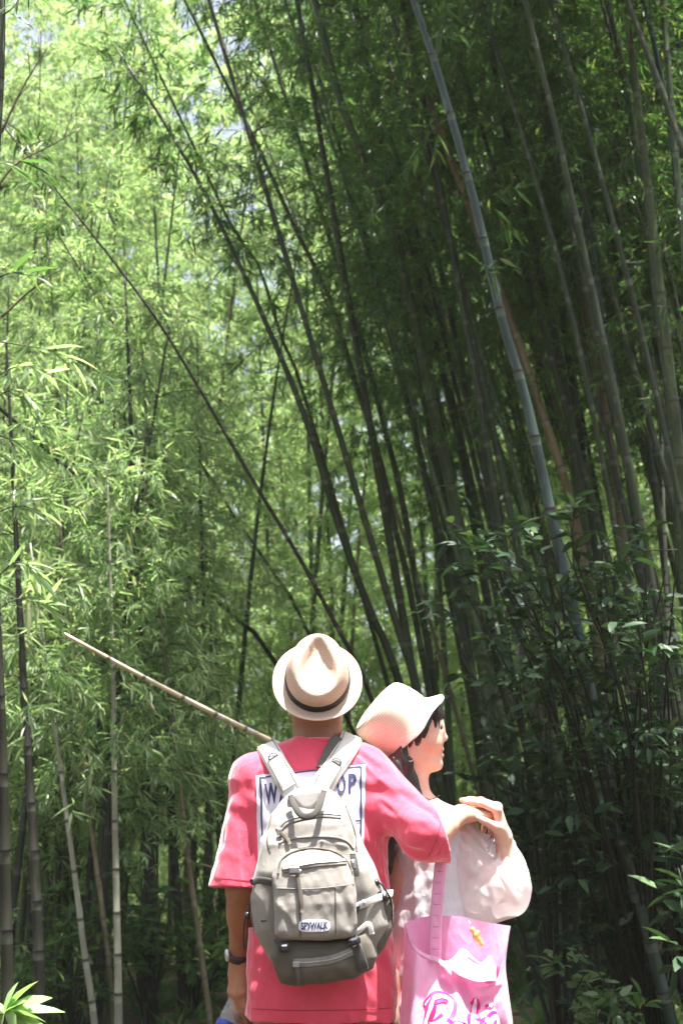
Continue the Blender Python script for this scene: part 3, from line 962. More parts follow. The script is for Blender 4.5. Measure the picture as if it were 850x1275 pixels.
G_RF = 'crowded dark bamboo behind the right stand'
L_RF = 'shadowed bamboo crowded among others deep in the right stand'
G_LF = 'bamboo deep in the left grove'
L_LF = 'leafy bamboo standing among others deep in the left grove'
G_CF = 'sunlit bamboo far back in the opening'
L_CF = 'bright leafy bamboo far back beyond the opening in the middle'
FP = dict(z=(6.2, 99), per=3, len=(.5, 1.7), twigs=7, leaves=7, step=.30)
FPd = dict(z=(4.6, 99), per=2, len=(.4, 1.2), twigs=6, leaves=6, step=.34)
FPl = dict(z=(1.5, 99), per=3, len=(.4, 1.4), twigs=8, leaves=8, step=.32, L=(.065, .125))
FPf = dict(z=(.2, 99), per=4, len=(.5, 1.8), twigs=9, leaves=8, step=.40, L=(.08, .15))
PR = [proto(12.5, -.17, -.05, .034, CULM_D, FP, LEAF, 1, L_RF, G_RF), proto(12, -.19, -.04, .029, CULM_G, FPd, LEAF, 2, L_RF, G_RF),
      proto(13, -.15, -.06, .038, CULM_D, FP, LEAF, 3, L_RF, G_RF), proto(11.5, -.18, -.07, .026, CULM_T, FPd, LEAF, 4, L_RF, G_RF)]
PL = [proto(4.4, .02, .04, .030, CULM_K, FPl, LEAF_SUN, 5, L_LF, G_LF), proto(5.2, -.02, .05, .032, CULM_D, FPl, LEAF_SUN, 6, L_LF, G_LF),
      proto(4.8, .03, .06, .028, CULM_K, FPl, LEAF_SUN, 7, L_LF, G_LF)]
G_LB = 'taller bamboo at the back of the left grove'; L_LB = 'tall bright bamboo rising behind the shorter ones of the left grove'
PLB = [proto(7.2, .02, .06, .034, CULM_D, FPl, LEAF_SUN, 15, L_LB, G_LB), proto(8.2, -.02, .05, .036, CULM_G, FPl, LEAF_SUN, 16, L_LB, G_LB),
      proto(6.6, .03, .08, .03, CULM_D, FPl, LEAF_SUN, 17, L_LB, G_LB)]
G_TL = 'tall bamboo whose tops fill the upper left'; L_TL = 'tall feathery bamboo crossing the sky gap at upper left'
FPt = dict(z=(4.5, 99), per=4, len=(.5, 1.6), twigs=8, leaves=8, step=.32, L=(.07, .13))
PT = [proto(12.5, .02, .06, .03, CULM_G, FPt, LEAF_SUN, 31, L_TL, G_TL), proto(13.5, .04, .03, .032, CULM_D, FPt, LEAF_SUN, 32, L_TL, G_TL)]
PC = [proto(11.5, -.02, -.05, .04, CULM_G, FPf, LEAF_C, 8, L_CF, G_CF), proto(13, .03, .05, .045, CULM_G, FPf, LEAF_C, 9, L_CF, G_CF),
      proto(10.5, -.04, -.08, .036, CULM_T, FPf, LEAF_C, 10, L_CF, G_CF)]

def scatter(protos, n, fx, fy, r, mind, rot, smin=.88, smax=1.12, ok=None, sy=None):
    pts = []; used = set()
    tries = 0
    while len(pts) < n and tries < 20000:
        tries += 1
        y = r.uniform(*fy); x = fx(y, r)
        if ok is not None and not ok(x, y): continue
        if any((x - a) ** 2 + (y - b) ** 2 < mind ** 2 for a, b in pts): continue
        pts.append((x, y))
    for i, (x, y) in enumerate(pts):
        k = i % len(protos)
        o = protos[k] if k not in used else copy_tree(protos[k])
        used.add(k)
        o.location = (x, y, float(gz(x, y)) - .04)
        s = r.uniform(smin, smax) * (sy(y) if sy else 1)
        o.scale = (s, s, s * r.uniform(.95, 1.05))
        o.rotation_euler = (r.normal(0, .03), r.normal(0, .035), r.uniform(-rot, rot))
r2 = np.random.default_rng(77)
# front rank at the right edge: added, partly unseen, to roof over the shrubs and keep the stand dark
EDGE = [(1.95, 6.9, -.10, .022, CULM_D, 'dark bamboo half cut off by the right edge above the shrubs'),
        (2.5, 7.7, -.13, .021, CULM_D, 'dark bamboo just inside the right edge leaning left'),
        (2.2, 8.3, -.12, .022, CULM_D, 'dim brownish bamboo among the crowd by the right edge'),
        (3.1, 7.2, -.17, .026, CULM_D, 'dark bamboo leaning in from beyond the right edge high up'),
        (3.6, 8.0, -.2, .026, CULM_G, 'olive bamboo whose leafy top leans in at the upper right corner'),
        (3.0, 6.3, -.10, .022, CULM_D, 'dark bamboo added beyond the right edge to lean over and shade the shrubs'),
        (3.9, 6.9, -.17, .026, CULM_D, 'dark bamboo added beyond the right edge, its heavy leafy head shading the stand'),
        (4.4, 7.8, -.2, .026, CULM_D, 'farthest dark bamboo added beyond the right edge to shade the stand from above'),
        (2.7, 5.6, -.06, .024, CULM_D, 'nearest dark bamboo added beyond the right edge, its leaves shading the shrubs')]
for i, (x, y, ln, r0, m, lab) in enumerate(EDGE):
    r = np.random.default_rng(300 + i); t = np.linspace(0, 1, 6); h = 11.5
    C = np.stack([x + ln * h * t - .10 * h * t ** 2.2, y + r.normal(0, .02, 6) * h * t - .03 * h * t, h * t + float(gz(x, y)) - .05], 1)
    make_bamboo(C, r0, m, lab, GR, dict(z=(6.4, 99), per=4, len=(.6, 1.8), twigs=8, leaves=7, step=.28), r, LEAF)
scatter(PR, 125, lambda y, r: r.uniform(1.3 + (y - 8) * .08, 2.2 + .42 * y), (8.6, 16), r2, .26, .3, sy=lambda y: .86 + .03 * (y - 8.6))
scatter(PL, 26, lambda y, r: r.uniform(-.36 * y - .6, -.5 - .08 * y), (8.8, 12), r2, .42, 3.1)
scatter(PLB, 34, lambda y, r: r.uniform(-.36 * y - .8, -.3 - .06 * y), (12, 17), r2, .45, 3.1)
scatter(PT, 12, lambda y, r: r.uniform(-.36 * y, -.12 * y), (14, 18), r2, .7, 3.1)
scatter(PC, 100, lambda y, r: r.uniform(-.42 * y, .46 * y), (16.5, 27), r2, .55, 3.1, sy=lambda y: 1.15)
# ------------------------------------------------------------------ far wood that closes the view
def far_thicket():
    r = np.random.default_rng(4)
    n = 7000
    y = r.uniform(27, 33, n); x = r.uniform(-18, 20, n); z = -1 + 23 * r.uniform(0, 1, n) ** 1.35 
    Pn = np.stack([x, y, z], 1)
    (bv, bf), (lv, lf) = foliage(r, Pn, r.uniform(.8, 2.2, n), r.uniform(0, 6.28, n), 10, 6, (.2, .34), keep=False, wide=.2, scale=1.3)
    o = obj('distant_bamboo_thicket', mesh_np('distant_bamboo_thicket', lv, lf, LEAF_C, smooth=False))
    tag(o, 'pale green distant bamboo foliage closing the view behind every culm', 'bamboo thicket', None, 'stuff')
far_thicket()

# ------------------------------------------------------------------ broad-leaved shrubs on the right
def bush(name, base, tips, label, cat, group, leafm, seed, nl=26, L=(.06, .12), wide=.34, sub=5, stem_r=.012, spread=.35, sag=.15, flat=.45):
    """woody stems from the base to each tip, side twigs along their outer part, leaves on the twigs"""
    r = np.random.default_rng(seed)
    base = np.array(base, float)
    root = empty(name, base, label, cat, group)
    st, tw, O, D = [], [], [], []
    for tip in tips:
        tip = np.array(tip, float)
        mid = base * .45 + tip * .55 + np.array([r.normal(0, .06), r.normal(0, .06), .22 * np.linalg.norm(tip - base) * .5])
        C = catmull([base + r.normal(0, .03, 3) * [1, 1, 0], mid, tip], 16)
        st.append(tube(C, np.linspace(stem_r, .003, 16), 6))
        for j in range(sub):
            i = r.integers(5, 16)
            d = unit(C[min(i + 1, 15)] - C[i - 1]) * .6 + r.normal(0, .6, 3) * [1, 1, .5]
            l = r.uniform(.5, 1.0) * spread
            p1 = C[i] + unit(d) * l * .5; p2 = C[i] + unit(d) * l + np.array([0, 0, -sag * l])
            T = catmull([C[i], p1, p2], 7)
            tw.append(tube(T, np.linspace(.003, .0012, 7), 4))
            for q in range(nl // sub + 1):
                k = r.uniform(1, 6); a = int(k); f = k - a
                O.append(T[a] * (1 - f) + T[min(a + 1, 6)] * f)
                D.append(unit(p2 - C[i]) * .7 + r.normal(0, .6, 3) * [1, 1, .45] + np.array([0, 0, -.18]))
    v, f = merge(st); obj('stem', mesh_np('stem', v, f, CULM_K[0]), root)
    v, f = merge(tw); obj('branches', mesh_np('branches', v, f, CULM_K[0]), root)
    O, D = np.array(O), np.array(D)
    k = keep_mask(O)
    O, D = O[k], D[k]
    Ln = r.uniform(*L, len(O))
    v, f = leaf_faces(O, D, Ln, Ln * wide, r, flat=flat, shape='broad')
    obj('foliage', mesh_np('foliage', v, f, leafm), root)
    return root

def tips_px(specs, seed):
    r = np.random.default_rng(seed); out = []
    for (x0, y0, x1, y1, Ya, Yb, n) in specs:
        for _ in range(n):
            out.append(at(r.uniform(x0, x1), r.uniform(y0, y1), r.uniform(Ya, Yb)))
    return out
GS = 'dark broad-leaved shrubs under the right stand'
def gb(px, Y):
    p = at(px, 1000, Y); return (p[0], p[1], float(gz(p[0], p[1])))
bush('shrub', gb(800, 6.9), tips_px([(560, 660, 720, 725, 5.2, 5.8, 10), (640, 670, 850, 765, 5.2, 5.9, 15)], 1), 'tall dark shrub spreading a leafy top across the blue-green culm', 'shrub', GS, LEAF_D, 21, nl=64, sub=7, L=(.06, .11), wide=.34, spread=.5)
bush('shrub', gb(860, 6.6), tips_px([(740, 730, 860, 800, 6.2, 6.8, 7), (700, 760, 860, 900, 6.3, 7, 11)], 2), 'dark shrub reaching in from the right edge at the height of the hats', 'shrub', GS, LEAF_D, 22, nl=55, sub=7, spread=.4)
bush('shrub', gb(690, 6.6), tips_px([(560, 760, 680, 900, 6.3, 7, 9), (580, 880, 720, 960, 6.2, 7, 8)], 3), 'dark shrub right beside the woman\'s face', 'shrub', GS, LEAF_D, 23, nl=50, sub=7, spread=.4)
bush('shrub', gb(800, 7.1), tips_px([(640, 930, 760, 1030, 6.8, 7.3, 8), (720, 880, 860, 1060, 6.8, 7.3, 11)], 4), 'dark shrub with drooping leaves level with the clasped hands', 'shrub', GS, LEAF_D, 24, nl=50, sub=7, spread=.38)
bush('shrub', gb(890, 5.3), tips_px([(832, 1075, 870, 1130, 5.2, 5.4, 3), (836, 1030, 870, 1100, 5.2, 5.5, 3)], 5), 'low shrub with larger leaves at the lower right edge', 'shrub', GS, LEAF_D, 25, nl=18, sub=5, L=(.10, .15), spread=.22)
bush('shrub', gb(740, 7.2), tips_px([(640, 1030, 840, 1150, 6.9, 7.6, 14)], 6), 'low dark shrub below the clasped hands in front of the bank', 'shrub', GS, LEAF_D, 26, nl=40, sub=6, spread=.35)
bush('seedling', gb(722, 6.4), tips_px([(695, 1165, 745, 1215, 6.3, 6.5, 7)], 7), 'bright green seedling in a patch of sun at lower right', 'seedling', None, LEAF_SUN, 27, nl=18, sub=4, L=(.06, .10), wide=.4, spread=.14, stem_r=.004)  # the sun patch is put into the colour by the lit leaf copy
bush('seedling', gb(775, 6.2), tips_px([(740, 1225, 800, 1270, 6.1, 6.4, 6)], 8), 'low green seedling at the bottom near the right corner', 'seedling', None, LEAF, 28, nl=18, sub=4, L=(.06, .10), wide=.36, spread=.16, stem_r=.004)
# pale sapling at the bottom left corner
def sapling():
    r = np.random.default_rng(9)
    b = at(-12, 1000, 3.0); base = np.array([b[0], b[1], float(gz(b[0], b[1]))])
    root = empty('sapling', base, 'pale green sapling leaves in full sun at the bottom left corner', 'sapling')
    top = at(6, 1262, 3.0)
    C = catmull([base, base * .5 + top * .5 + np.array([-.03, 0, .02]), top], 12)
    v, f = tube(C, np.linspace(.006, .003, 12), 6); obj('stem', mesh_np('stem', v, f, CULM_G[0]), root)
    tip_px = [(80, 1247), (44, 1272), (40, 1214), (-14, 1240), (62, 1258), (15, 1222), (28, 1285), (-6, 1278), (58, 1234), (70, 1272), (30, 1240), (-20, 1258), (52, 1290), (22, 1300)]
    O, D, L, W = [], [], [], []
    for q in tip_px:
        e = at(*q, 3.0 + r.uniform(-.05, .03)); O.append(top); D.append(e - top); L.append(np.linalg.norm(e - top)); W.append(r.uniform(.026, .044))
    v, f = leaf_faces(np.array(O), np.array(D), np.array(L), np.array(W), r, flat=.5, shape='broad')
    obj('foliage', mesh_np('foliage', v, f, LEAF_W), root)
sapling()
GU = 'leafy undergrowth at the foot of the left grove'
for i, (px0, px1, Y, y0, y1, lab) in enumerate([(60, 150, 9.0, 1100, 1230, 'grey-green undergrowth bush round the mossy pale bamboo'),
        (150, 240, 9.6, 1060, 1200, 'undergrowth bush between the bleached bamboo and the red shirt'),
        (-10, 70, 8.8, 1120, 1240, 'undergrowth bush by the second bamboo from the left edge'),
        (40, 160, 10.6, 960, 1080, 'leafy bush glinting behind the tan slanting bamboo'),
        (215, 285, 9.8, 1090, 1190, 'leafy bush behind the man\'s hanging left arm'), (225, 330, 11.2, 1020, 1130, 'bush in the shade behind the red shirt sleeve'),(250,420,12.5,960,1080,'bright bush in the opening behind the man')]):
    bush('undergrowth_bush', gb((px0 + px1) / 2, Y), tips_px([(px0, y0, px1, y1, Y - .4, Y + .4, 9)], 30 + i), lab, 'bush', GU, LEAF, 40 + i, nl=40, sub=6, L=(.08, .14), wide=.3, spread=.4)

def litter():
    r = np.random.default_rng(8)
    n = 9000
    y = r.uniform(4.5, 16, n); x = r.uniform(-7, 8, n)
    O = np.stack([x, y, gz(x, y) + r.uniform(.004, .03, n)], 1)
    a = r.uniform(0, 6.28, n)
    D = np.stack([np.cos(a), np.sin(a), r.normal(0, .15, n)], 1)
    L = r.uniform(.08, .16, n)
    v, f = leaf_faces(O, D, L, L * .16, r, flat=.3)
    o = obj('leaf_litter', mesh_np('leaf_litter', v, f, LITTER, smooth=False))
    tag(o, 'dry brown bamboo leaves scattered over the ground', 'leaf litter', None, 'stuff')
    n = 2600
    y = r.uniform(6, 15, n); x = np.where(r.random(n) < .5, r.uniform(.8, 7, n), r.uniform(-7, -.8, n))
    Pn = np.stack([x, y, gz(x, y) + .02], 1)
    O = np.repeat(Pn, 6, 0); 
    D = r.normal(0, .7, O.shape); D[:, 2] = np.abs(D[:, 2]) + .25
    L = r.uniform(.08, .2, len(O))
    v, f = leaf_faces(O, D, L, L * .2, r)
    o = obj('ground_cover', mesh_np('ground_cover', v, f, LEAF, smooth=False))
    tag(o, 'low green leaves covering the ground between the bamboo', 'ground cover', None, 'stuff')
litter()
# ------------------------------------------------------------------ people
JOINTS = []
def hand(g, wrist, d, n, thumb_side, curls, s=1.0, k=.006, palm_l=.088, spread=0.0, thumb=None, wr=.026, tc=.5):
    """hand grown into grid g. d: wrist->knuckles, n: back of the hand, thumb_side: unit towards the thumb"""
    d = unit(d); a = unit(np.asarray(thumb_side) - d * (np.asarray(thumb_side) @ d)); n = unit(np.cross(a, d)) * np.sign(np.dot(np.cross(a, d), n))
    w = np.asarray(wrist, float)
    off = [.030, .010, -.010, -.028]; ln = [.94, 1.04, .98, .78]
    tips = []
    for i in range(4):
        kn = w + d * (palm_l * s * (1.0, 1.03, 1.0, .93)[i]) + a * off[i] * s
        g.cone(w + a * off[i] * s * .6 + d * .008, kn, .017 * s, .0115 * s, k=.012)
        JOINTS.append((kn, .011 * s))
        c = curls[i]; ang = 0.0; p = kn; dirv = d + a * spread * off[i] * 12
        g.ell(kn + n * .004 * s, (.0105 * s,) * 3, k=.006)
        rad = [.0100, .0090, .0080, .0068]
        seg = [.045, .027, .021]
        for j in range(3):
            ang += c[j]
            v = unit(dirv * math.cos(ang) - n * math.sin(ang))
            q = p + v * seg[j] * ln[i] * s
            g.cone(p, q, rad[j] * s, rad[j + 1] * s, k=.003)
            p = q
            if j < 2:
                JOINTS.append((q, .009 * s)); g.ell(q, (rad[j + 1] * s * 1.10,) * 3, k=.003)
        tips.append(p)
        JOINTS.append((p, .009 * s))
    b = w + d * .022 * s + a * .022 * s
    m = b + unit(d * .62 + a * .62 - n * .25) * .042 * s
    t1 = m + unit(d * .85 + a * .35 - n * tc) * .032 * s
    t2 = t1 + unit(d * .9 - a * .05 - n * tc * 1.3) * .026 * s
    g.cone(w + d * .012, m, .019 * s, .013 * s, k=.014)
    g.cone(m, t1, .0125 * s, .0105 * s, k=.004)
    g.cone(t1, t2, .0105 * s, .008 * s, k=.003)
    return tips

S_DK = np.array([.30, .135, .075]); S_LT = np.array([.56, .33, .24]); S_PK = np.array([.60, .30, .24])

# ============================== MAN
man_foot = np.array([P(400, 1000)[0], Y0 + .0, 0.0])
man = empty('person', man_foot, 'man seen from behind in red t-shirt and trilby, arm round the woman', 'person')
X0 = P(400, 1000)[0]
def zc(py, dy=0): return P(400, py, dy)[2]

# head frame: tilted well back, looking up into the canopy
hA = unit([0.02, -math.cos(math.radians(29)), math.sin(math.radians(29))])
hF = unit([0, math.sin(math.radians(29)), math.cos(math.radians(29))])
hS = np.cross(hF, hA)
BR = P(395, 849, -.02)                     # centre of the hat brim
HC = BR - hA * .045 + hF * .0
g = Grid((X0 - .33, Y0 - .26, -.01), (X0 + .52, Y0 + .36, 1.86), .004)
g.ell(HC - hA * .008, (.078, .094, .094), [hS, hF, hA], k=.02)
g.ell(HC - hA * .05 + hF * .05, (.055, .06, .07), [hS, hF, hA], k=.03)      # face, jaw
g.cone(HC + hF * .098 - hA * .01, HC + hF * .118 - hA * .03, .010, .014, k=.012)   # nose
for sgn in (-1, 1):                                                          # ears
    g.ell(HC + hS * sgn * .082 - hA * .02 - hF * .005, (.010, .020, .032), [hS, hF, hA], k=.008)
g.cone(HC - hA * .05 - hF * .03, P(397, 965, .01), .062, .068, k=.03)        # neck
g.ell(P(397, 1040, 0), (.16, .095, .20), k=.05)
g.ell(P(400, 1180, 0), (.15, .10, .20), k=.06)
sL, eL, wL = P(312, 972, 0), P(301, 1105, -.035), P(299, 1192, .07)
g.cone(P(345, 955, 0), sL, .05, .055, k=.03)
g.cone(sL, eL, .05, .036, k=.02); g.cone(eL, wL, .036, .0265, k=.02)
g.cone(eL, eL * .6 + wL * .4, .03, .0345, k=.02)
sR, eR, wR = P(466, 968, .0), P(531, 1043, -.115), P(573, 1014, .04)
g.cone(P(440, 955, 0), sR, .05, .055, k=.03)
g.cone(sR, eR, .05, .038, k=.02); g.cone(eR, wR, .036, .0255, k=.02)
g.cone(eR, eR * .55 + wR * .45, .030, .034, k=.02)
# legs
for sx in (-1, 1):
    hp = np.array([X0 + sx * .085, Y0, .86]); kn = np.array([X0 + sx * .10, Y0 + .01, .47]); an = np.array([X0 + sx * .11, Y0 - .01, .08])
    g.cone(hp, kn, .085, .055, k=.04); g.cone(kn, an, .055, .036, k=.03)
    g.cone(an + [0, -.03, -.04], an + [0, .15, -.045], .035, .028, k=.02)
# hands
hand(g, wL, P(297, 1238, .075) - wL, [-.8, -.6, 0], [-.6, .8, 0], [(.12, .28, .3), (.16, .3, .3), (.2, .34, .3), (.25, .38, .3)], s=1.0, tc=.7)
hand(g, wR, P(600, 1012, .095) - wR, [0, -.25, 1], [0, 1, .2], [(.5, .7, .5), (.55, .7, .5), (.6, .8, .5), (.65, .8, .5)], s=.98)
g.disp(wob(3, .0012, 60))
mv, mf = g.mesh(1)
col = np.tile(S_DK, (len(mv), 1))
# sunlight on the right arm put into its skin colour, lighter than the neck
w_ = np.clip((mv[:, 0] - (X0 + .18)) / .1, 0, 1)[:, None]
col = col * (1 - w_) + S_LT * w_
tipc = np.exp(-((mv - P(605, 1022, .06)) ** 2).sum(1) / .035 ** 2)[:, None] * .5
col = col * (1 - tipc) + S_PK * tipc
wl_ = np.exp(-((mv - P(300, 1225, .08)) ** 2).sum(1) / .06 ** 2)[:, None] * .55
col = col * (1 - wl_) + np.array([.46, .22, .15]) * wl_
def pink_joints(V, c, colr, amt):
    for p, rr in JOINTS:
        w = np.exp(-((V - p) ** 2).sum(1) / rr ** 2)[:, None] * amt
        c = c * (1 - w) + np.array(colr) * w
    JOINTS.clear()
    return c
col = pink_joints(mv, col, (.52, .22, .15), .5)
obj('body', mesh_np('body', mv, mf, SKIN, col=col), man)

# trousers
g = Grid((X0 - .26, Y0 - .2, .03), (X0 + .26, Y0 + .22, .95), .007)
g.ell((X0, Y0 + .0, .80), (.165, .098, .12), k=.04)
for sx in (-1, 1):
    g.cone((X0 + sx * .080, Y0, .74), (X0 + sx * .115, Y0, .08), .098, .085, k=.03)
g.disp(wob(8, .006, 16, stretch=(1, 1, .7)))
g.cutplane((0, 0, .06), (0, 0, -1))
v, f = g.mesh(1)
obj('trousers', mesh_np('trousers', v, f, CAMO), man)
for sx in (-1, 1):
    g = Grid((X0 + sx * .11 - .08, Y0 - .14, -.01), (X0 + sx * .11 + .08, Y0 + .24, .13), .005)
    g.cone((X0 + sx * .11, Y0 - .06, .05), (X0 + sx * .11, Y0 + .15, .04), .045, .042, k=.02)
    g.cone((X0 + sx * .11, Y0 - .04, .06), (X0 + sx * .11, Y0 - .03, .10), .045, .044, k=.02)
    g.cutplane((0, 0, .0), (0, 0, -1))
    v, f = g.mesh(1); obj('shoe', mesh_np('shoe', v, f, SHOE), man)

# ------------------------------ loose t-shirt
zh = zc(1266)
g = Grid((X0 - .36, Y0 - .27, zh - .03), (X0 + .42, Y0 + .24, zc(895)), .0033)
c = g.win(g.lo, g.lo + g.h * g.n)[1]
# torso: ellipse profile by height
prof = [(1290, -93, 91, .125), (1240, -91, 91, .125), (1180, -90, 89, .122), (1100, -91, 84, .122), (1040, -95, 82, .118), (1000, -98, 82, .112), (970, -94, 76, .10), (950, -72, 58, .082), (935, -50, 44, .07), (915, -34, 30, .06)]
zz = np.array([zc(p[0]) for p in prof]); o_ = np.argsort(zz)
xl = np.array([R(p[1]) for p in prof])[o_]; xr = np.array([R(p[2]) for p in prof])[o_]; dd = np.array([p[3] for p in prof])[o_]; zz = zz[o_]
Z = g.ax[2]
cx = X0 + (np.interp(Z, zz, xl) + np.interp(Z, zz, xr)) / 2; hw = (np.interp(Z, zz, xr) - np.interp(Z, zz, xl)) / 2; hd = np.interp(Z, zz, dd)
qx = (c[0] - cx[None, None]) / hw[None, None]; qy = (c[1] - Y0 - .005) / hd[None, None]
kk = (np.abs(qx) ** 2.5 + np.abs(qy) ** 2.5) ** (1 / 2.5)
g.d = ((kk - 1) * np.minimum(hw, hd)[None, None] * .9).astype(np.float32)
g.d = np.maximum(g.d, (zh - .0) - c[2])
sl0, sl1 = P(316, 968, 0), P(293, 1110, -.03)
g.cone(P(350, 952, 0), sl0, .05, .058, k=.04)
g.cone(sl0, sl1, .056, .070, k=.03)
srA, srB, srC = P(456, 962, 0), P(530, 1038, -.10), P(566, 1042, -.055)
g.cone(P(432, 948, 0), srA, .045, .058, k=.04)
g.cone(srA, srB, .058, .064, k=.05)
g.cone(srB, srC, .066, .066, k=.03)
# folds
fs = [crease(P(470, 985, -.09), P(520, 1000, -.16), .016, .010), crease(P(482, 1015, -.10), P(528, 1022, -.18), .014, -.006), crease(P(470, 1040, -.10), P(525, 1066, -.15), .016, .010),
      crease(P(500, 990, -.1), P(548, 1020, -.15), .012, .007), crease(P(455, 1060, -.11), P(470, 1130, -.12), .02, .012), crease(P(478, 1050, -.1), P(470, 1190, -.1), .016, .010),
      crease(P(310, 1020, -.08), P(318, 1110, -.1), .016, .016), crease(P(330, 1000, -.1), P(322, 1080, -.12), .013, .006), crease(P(290, 1000, -.06), P(280, 1090, -.07), .02, -.006),
      crease(P(325, 960, -.07), P(315, 1010, -.09), .014, -.007), crease(P(310, 1180, -.1), P(330, 1130, -.12), .016, .010), crease(P(325, 1200, -.12), P(318, 1260, -.13), .02, .010),
      crease(P(390, 1232, -.13), P(400, 1266, -.13), .025, .008), crease(P(450, 1225, -.13), P(440, 1266, -.13), .02, -.008), crease(P(480, 1200, -.1), P(486, 1262, -.1), .015, .010),
      crease(P(345, 1235, -.13), P(350, 1266, -.13), .02, -.007),
      crease(P(322, 938, -.06), P(312, 990, -.09), .007, .005), crease(P(330, 960, -.08), P(300, 985, -.08), .007, .004), crease(P(445, 932, -.05), P(470, 965, -.09), .007, .006), crease(P(446, 945, -.06), P(490, 985, -.11), .007, -.004), crease(P(440, 935, -.05), P(500, 975, -.10), .008, .005),
      crease(P(475, 1000, -.1), P(535, 1050, -.17), .007, .005), crease(P(480, 1030, -.1), P(515, 1064, -.16), .006, -.004), crease(P(505, 985, -.12), P(552, 1034, -.13), .006, .004), crease(P(515, 1000, -.14), P(545, 1062, -.14), .006, .004),
      crease(P(318, 1130, -.1), P(340, 1100, -.12), .007, .006), crease(P(300, 1010, -.07), P(306, 1100, -.09), .007, .006), crease(P(276, 1040, -.05), P(290, 1095, -.08), .007, .004), crease(P(470, 1120, -.1), P(492, 1085, -.06), .008, .006), crease(P(475, 1190, -.1), P(492, 1140, -.06), .008, .006),
      crease(P(320, 1235, -.12), P(360, 1222, -.13), .007, .005), crease(P(440, 1232, -.13), P(485, 1212, -.1), .008, .005), crease(P(330, 1250, -.13), P(420, 1246, -.13), .010, -.003)]
g.disp(lambda x, y, z: sum(q(x, y, z) for q in fs) + wob(21, .0045, 20, 6, (1, 1, .35))(x, y, z) + wob(22, .0016, 55, 6)(x, y, z))
# openings: left sleeve hem, right sleeve hem, hem of the body, collar
dL = unit(sl1 - sl0); hemL = P(292.5, 1106, -.03)
lo, hi = np.minimum(hemL - .11, hemL + .11), np.maximum(hemL - .11, hemL + .11)
lo2, hi2 = hemL + [-.12, -.13, -.09], hemL + [.048, .13, .03]
nL = unit(dL + np.array([.10, 0, -.1])); g.cutplane(hemL, nL, lo2, hi2)
g.cone(hemL - dL * .035, hemL + dL * .05, .056, .062, k=.004, op='s')
dR = unit(P(560, 1042, -.055) - P(535, 1040, -.10)); dR = unit(np.array([.93, .10, .30]))
hemR = P(549, 1042, -.06)
g.cutplane(hemR, dR, hemR + [-.05, -.13, -.12], hemR + [.16, .13, .13])
g.cone(hemR - dR * .03, hemR + dR * .06, .054, .060, k=.004, op='s')
g.ell((X0, Y0, zh - .01), (.172, .108, .03), k=.004, op='s')
g.cone(P(397, 940, .02), P(396, 895, .0), .067, .075, k=.004, op='s')
sv, sf = g.mesh(1)
obj('t_shirt', mesh_np('t_shirt', sv, sf, SHIRT), man)
SB = bvh_of(sv, sf)
def back_on(bvh, px, py, lift=.003, dy0=-.5, miss=None):
    """point of a surface seen through the pixel, lifted towards the viewer"""
    o = P(px, py, dy0); d = unit(P(px, py, dy0 + .1) - o)
    h, n, i, dist = bvh.ray_cast(Vector(o), Vector(d))
    if h is None: return None if miss is None else miss, np.array([0, -1, 0])
    n = np.array(n)
    if n @ d > 0: n = -n
    return np.array(h) + n * lift, n
def shirt_seam(pts, w=.0016):
    Cp = catmull([(x, y, 0) for x, y in pts], 40); C = []; N = []
    for x, y, _ in Cp:
        p, n = back_on(SB, x, y, .0006)
        if p is not None: C.append(p); N.append(n)
    C = np.array(C); N = np.array(N); T = np.gradient(C, axis=0); T /= np.linalg.norm(T, axis=1)[:, None] + 1e-9
    W = np.cross(T, N); W /= np.linalg.norm(W, axis=1)[:, None] + 1e-9
    v, f = ribbon(C, W, N, w, .0006); obj('hem_seam', mesh_np('hem_seam', v, f, SEAM), bpy.data.objects['t_shirt'])
SEAM = plain('red_seam', (.36, .03, .055), .9)
shirt_seam([(316, 1256), (360, 1258), (400, 1258), (450, 1257), (487, 1255)])
shirt_seam([(267, 1091), (285, 1094), (305, 1096), (321, 1097)], .0013)
shirt_seam([(550, 1012), (547, 1030), (541, 1050), (533, 1067)])
# neck ribbing
a = np.linspace(0, 2 * math.pi, 40, endpoint=False)
ring = []
for t in a:
    p0 = P(396.5, 931, .012) + np.array([math.cos(t) * .0715, math.sin(t) * .069, .010 - .006 * math.sin(t)])
    ring.append(p0)
C = np.array(ring + ring[:1])
v, f = tube(C, .0075, 8, caps=False); obj('neck_rib', mesh_np('neck_rib', v, f, SHIRT), man)

# printed panel on the back, cut from cloth that follows the shirt
def flat_patch(bvh, quad_px, nx, ny, lift):
    """grid of the four pixel corners laid on the surface (tl, tr, br, bl)"""
    tl, tr, br, bl = [np.array(q, float) for q in quad_px]
    V = []
    for j in range(ny + 1):
        for i in range(nx + 1):
            u, w = i / nx, j / ny
            q = (tl * (1 - u) + tr * u) * (1 - w) + (bl * (1 - u) + br * u) * w
            p, n = back_on(bvh, q[0], q[1], lift)
            V.append(p if p is not None else (V[-1] if V else P(*q, -.12)))
    V = np.array(V)
    k = np.arange(ny)[:, None] * (nx + 1) + np.arange(nx)[None]
    Q = np.stack([k, k + nx + 1, k + nx + 2, k + 1], -1).reshape(-1, 4)
    return V, Q
v, f = flat_patch(SB, [(319, 966), (455, 952), (452, 1070), (322, 1080)], 44, 40, .0022)
pan = obj('back_print', mesh_np('back_print', v, f, PRINT), man)
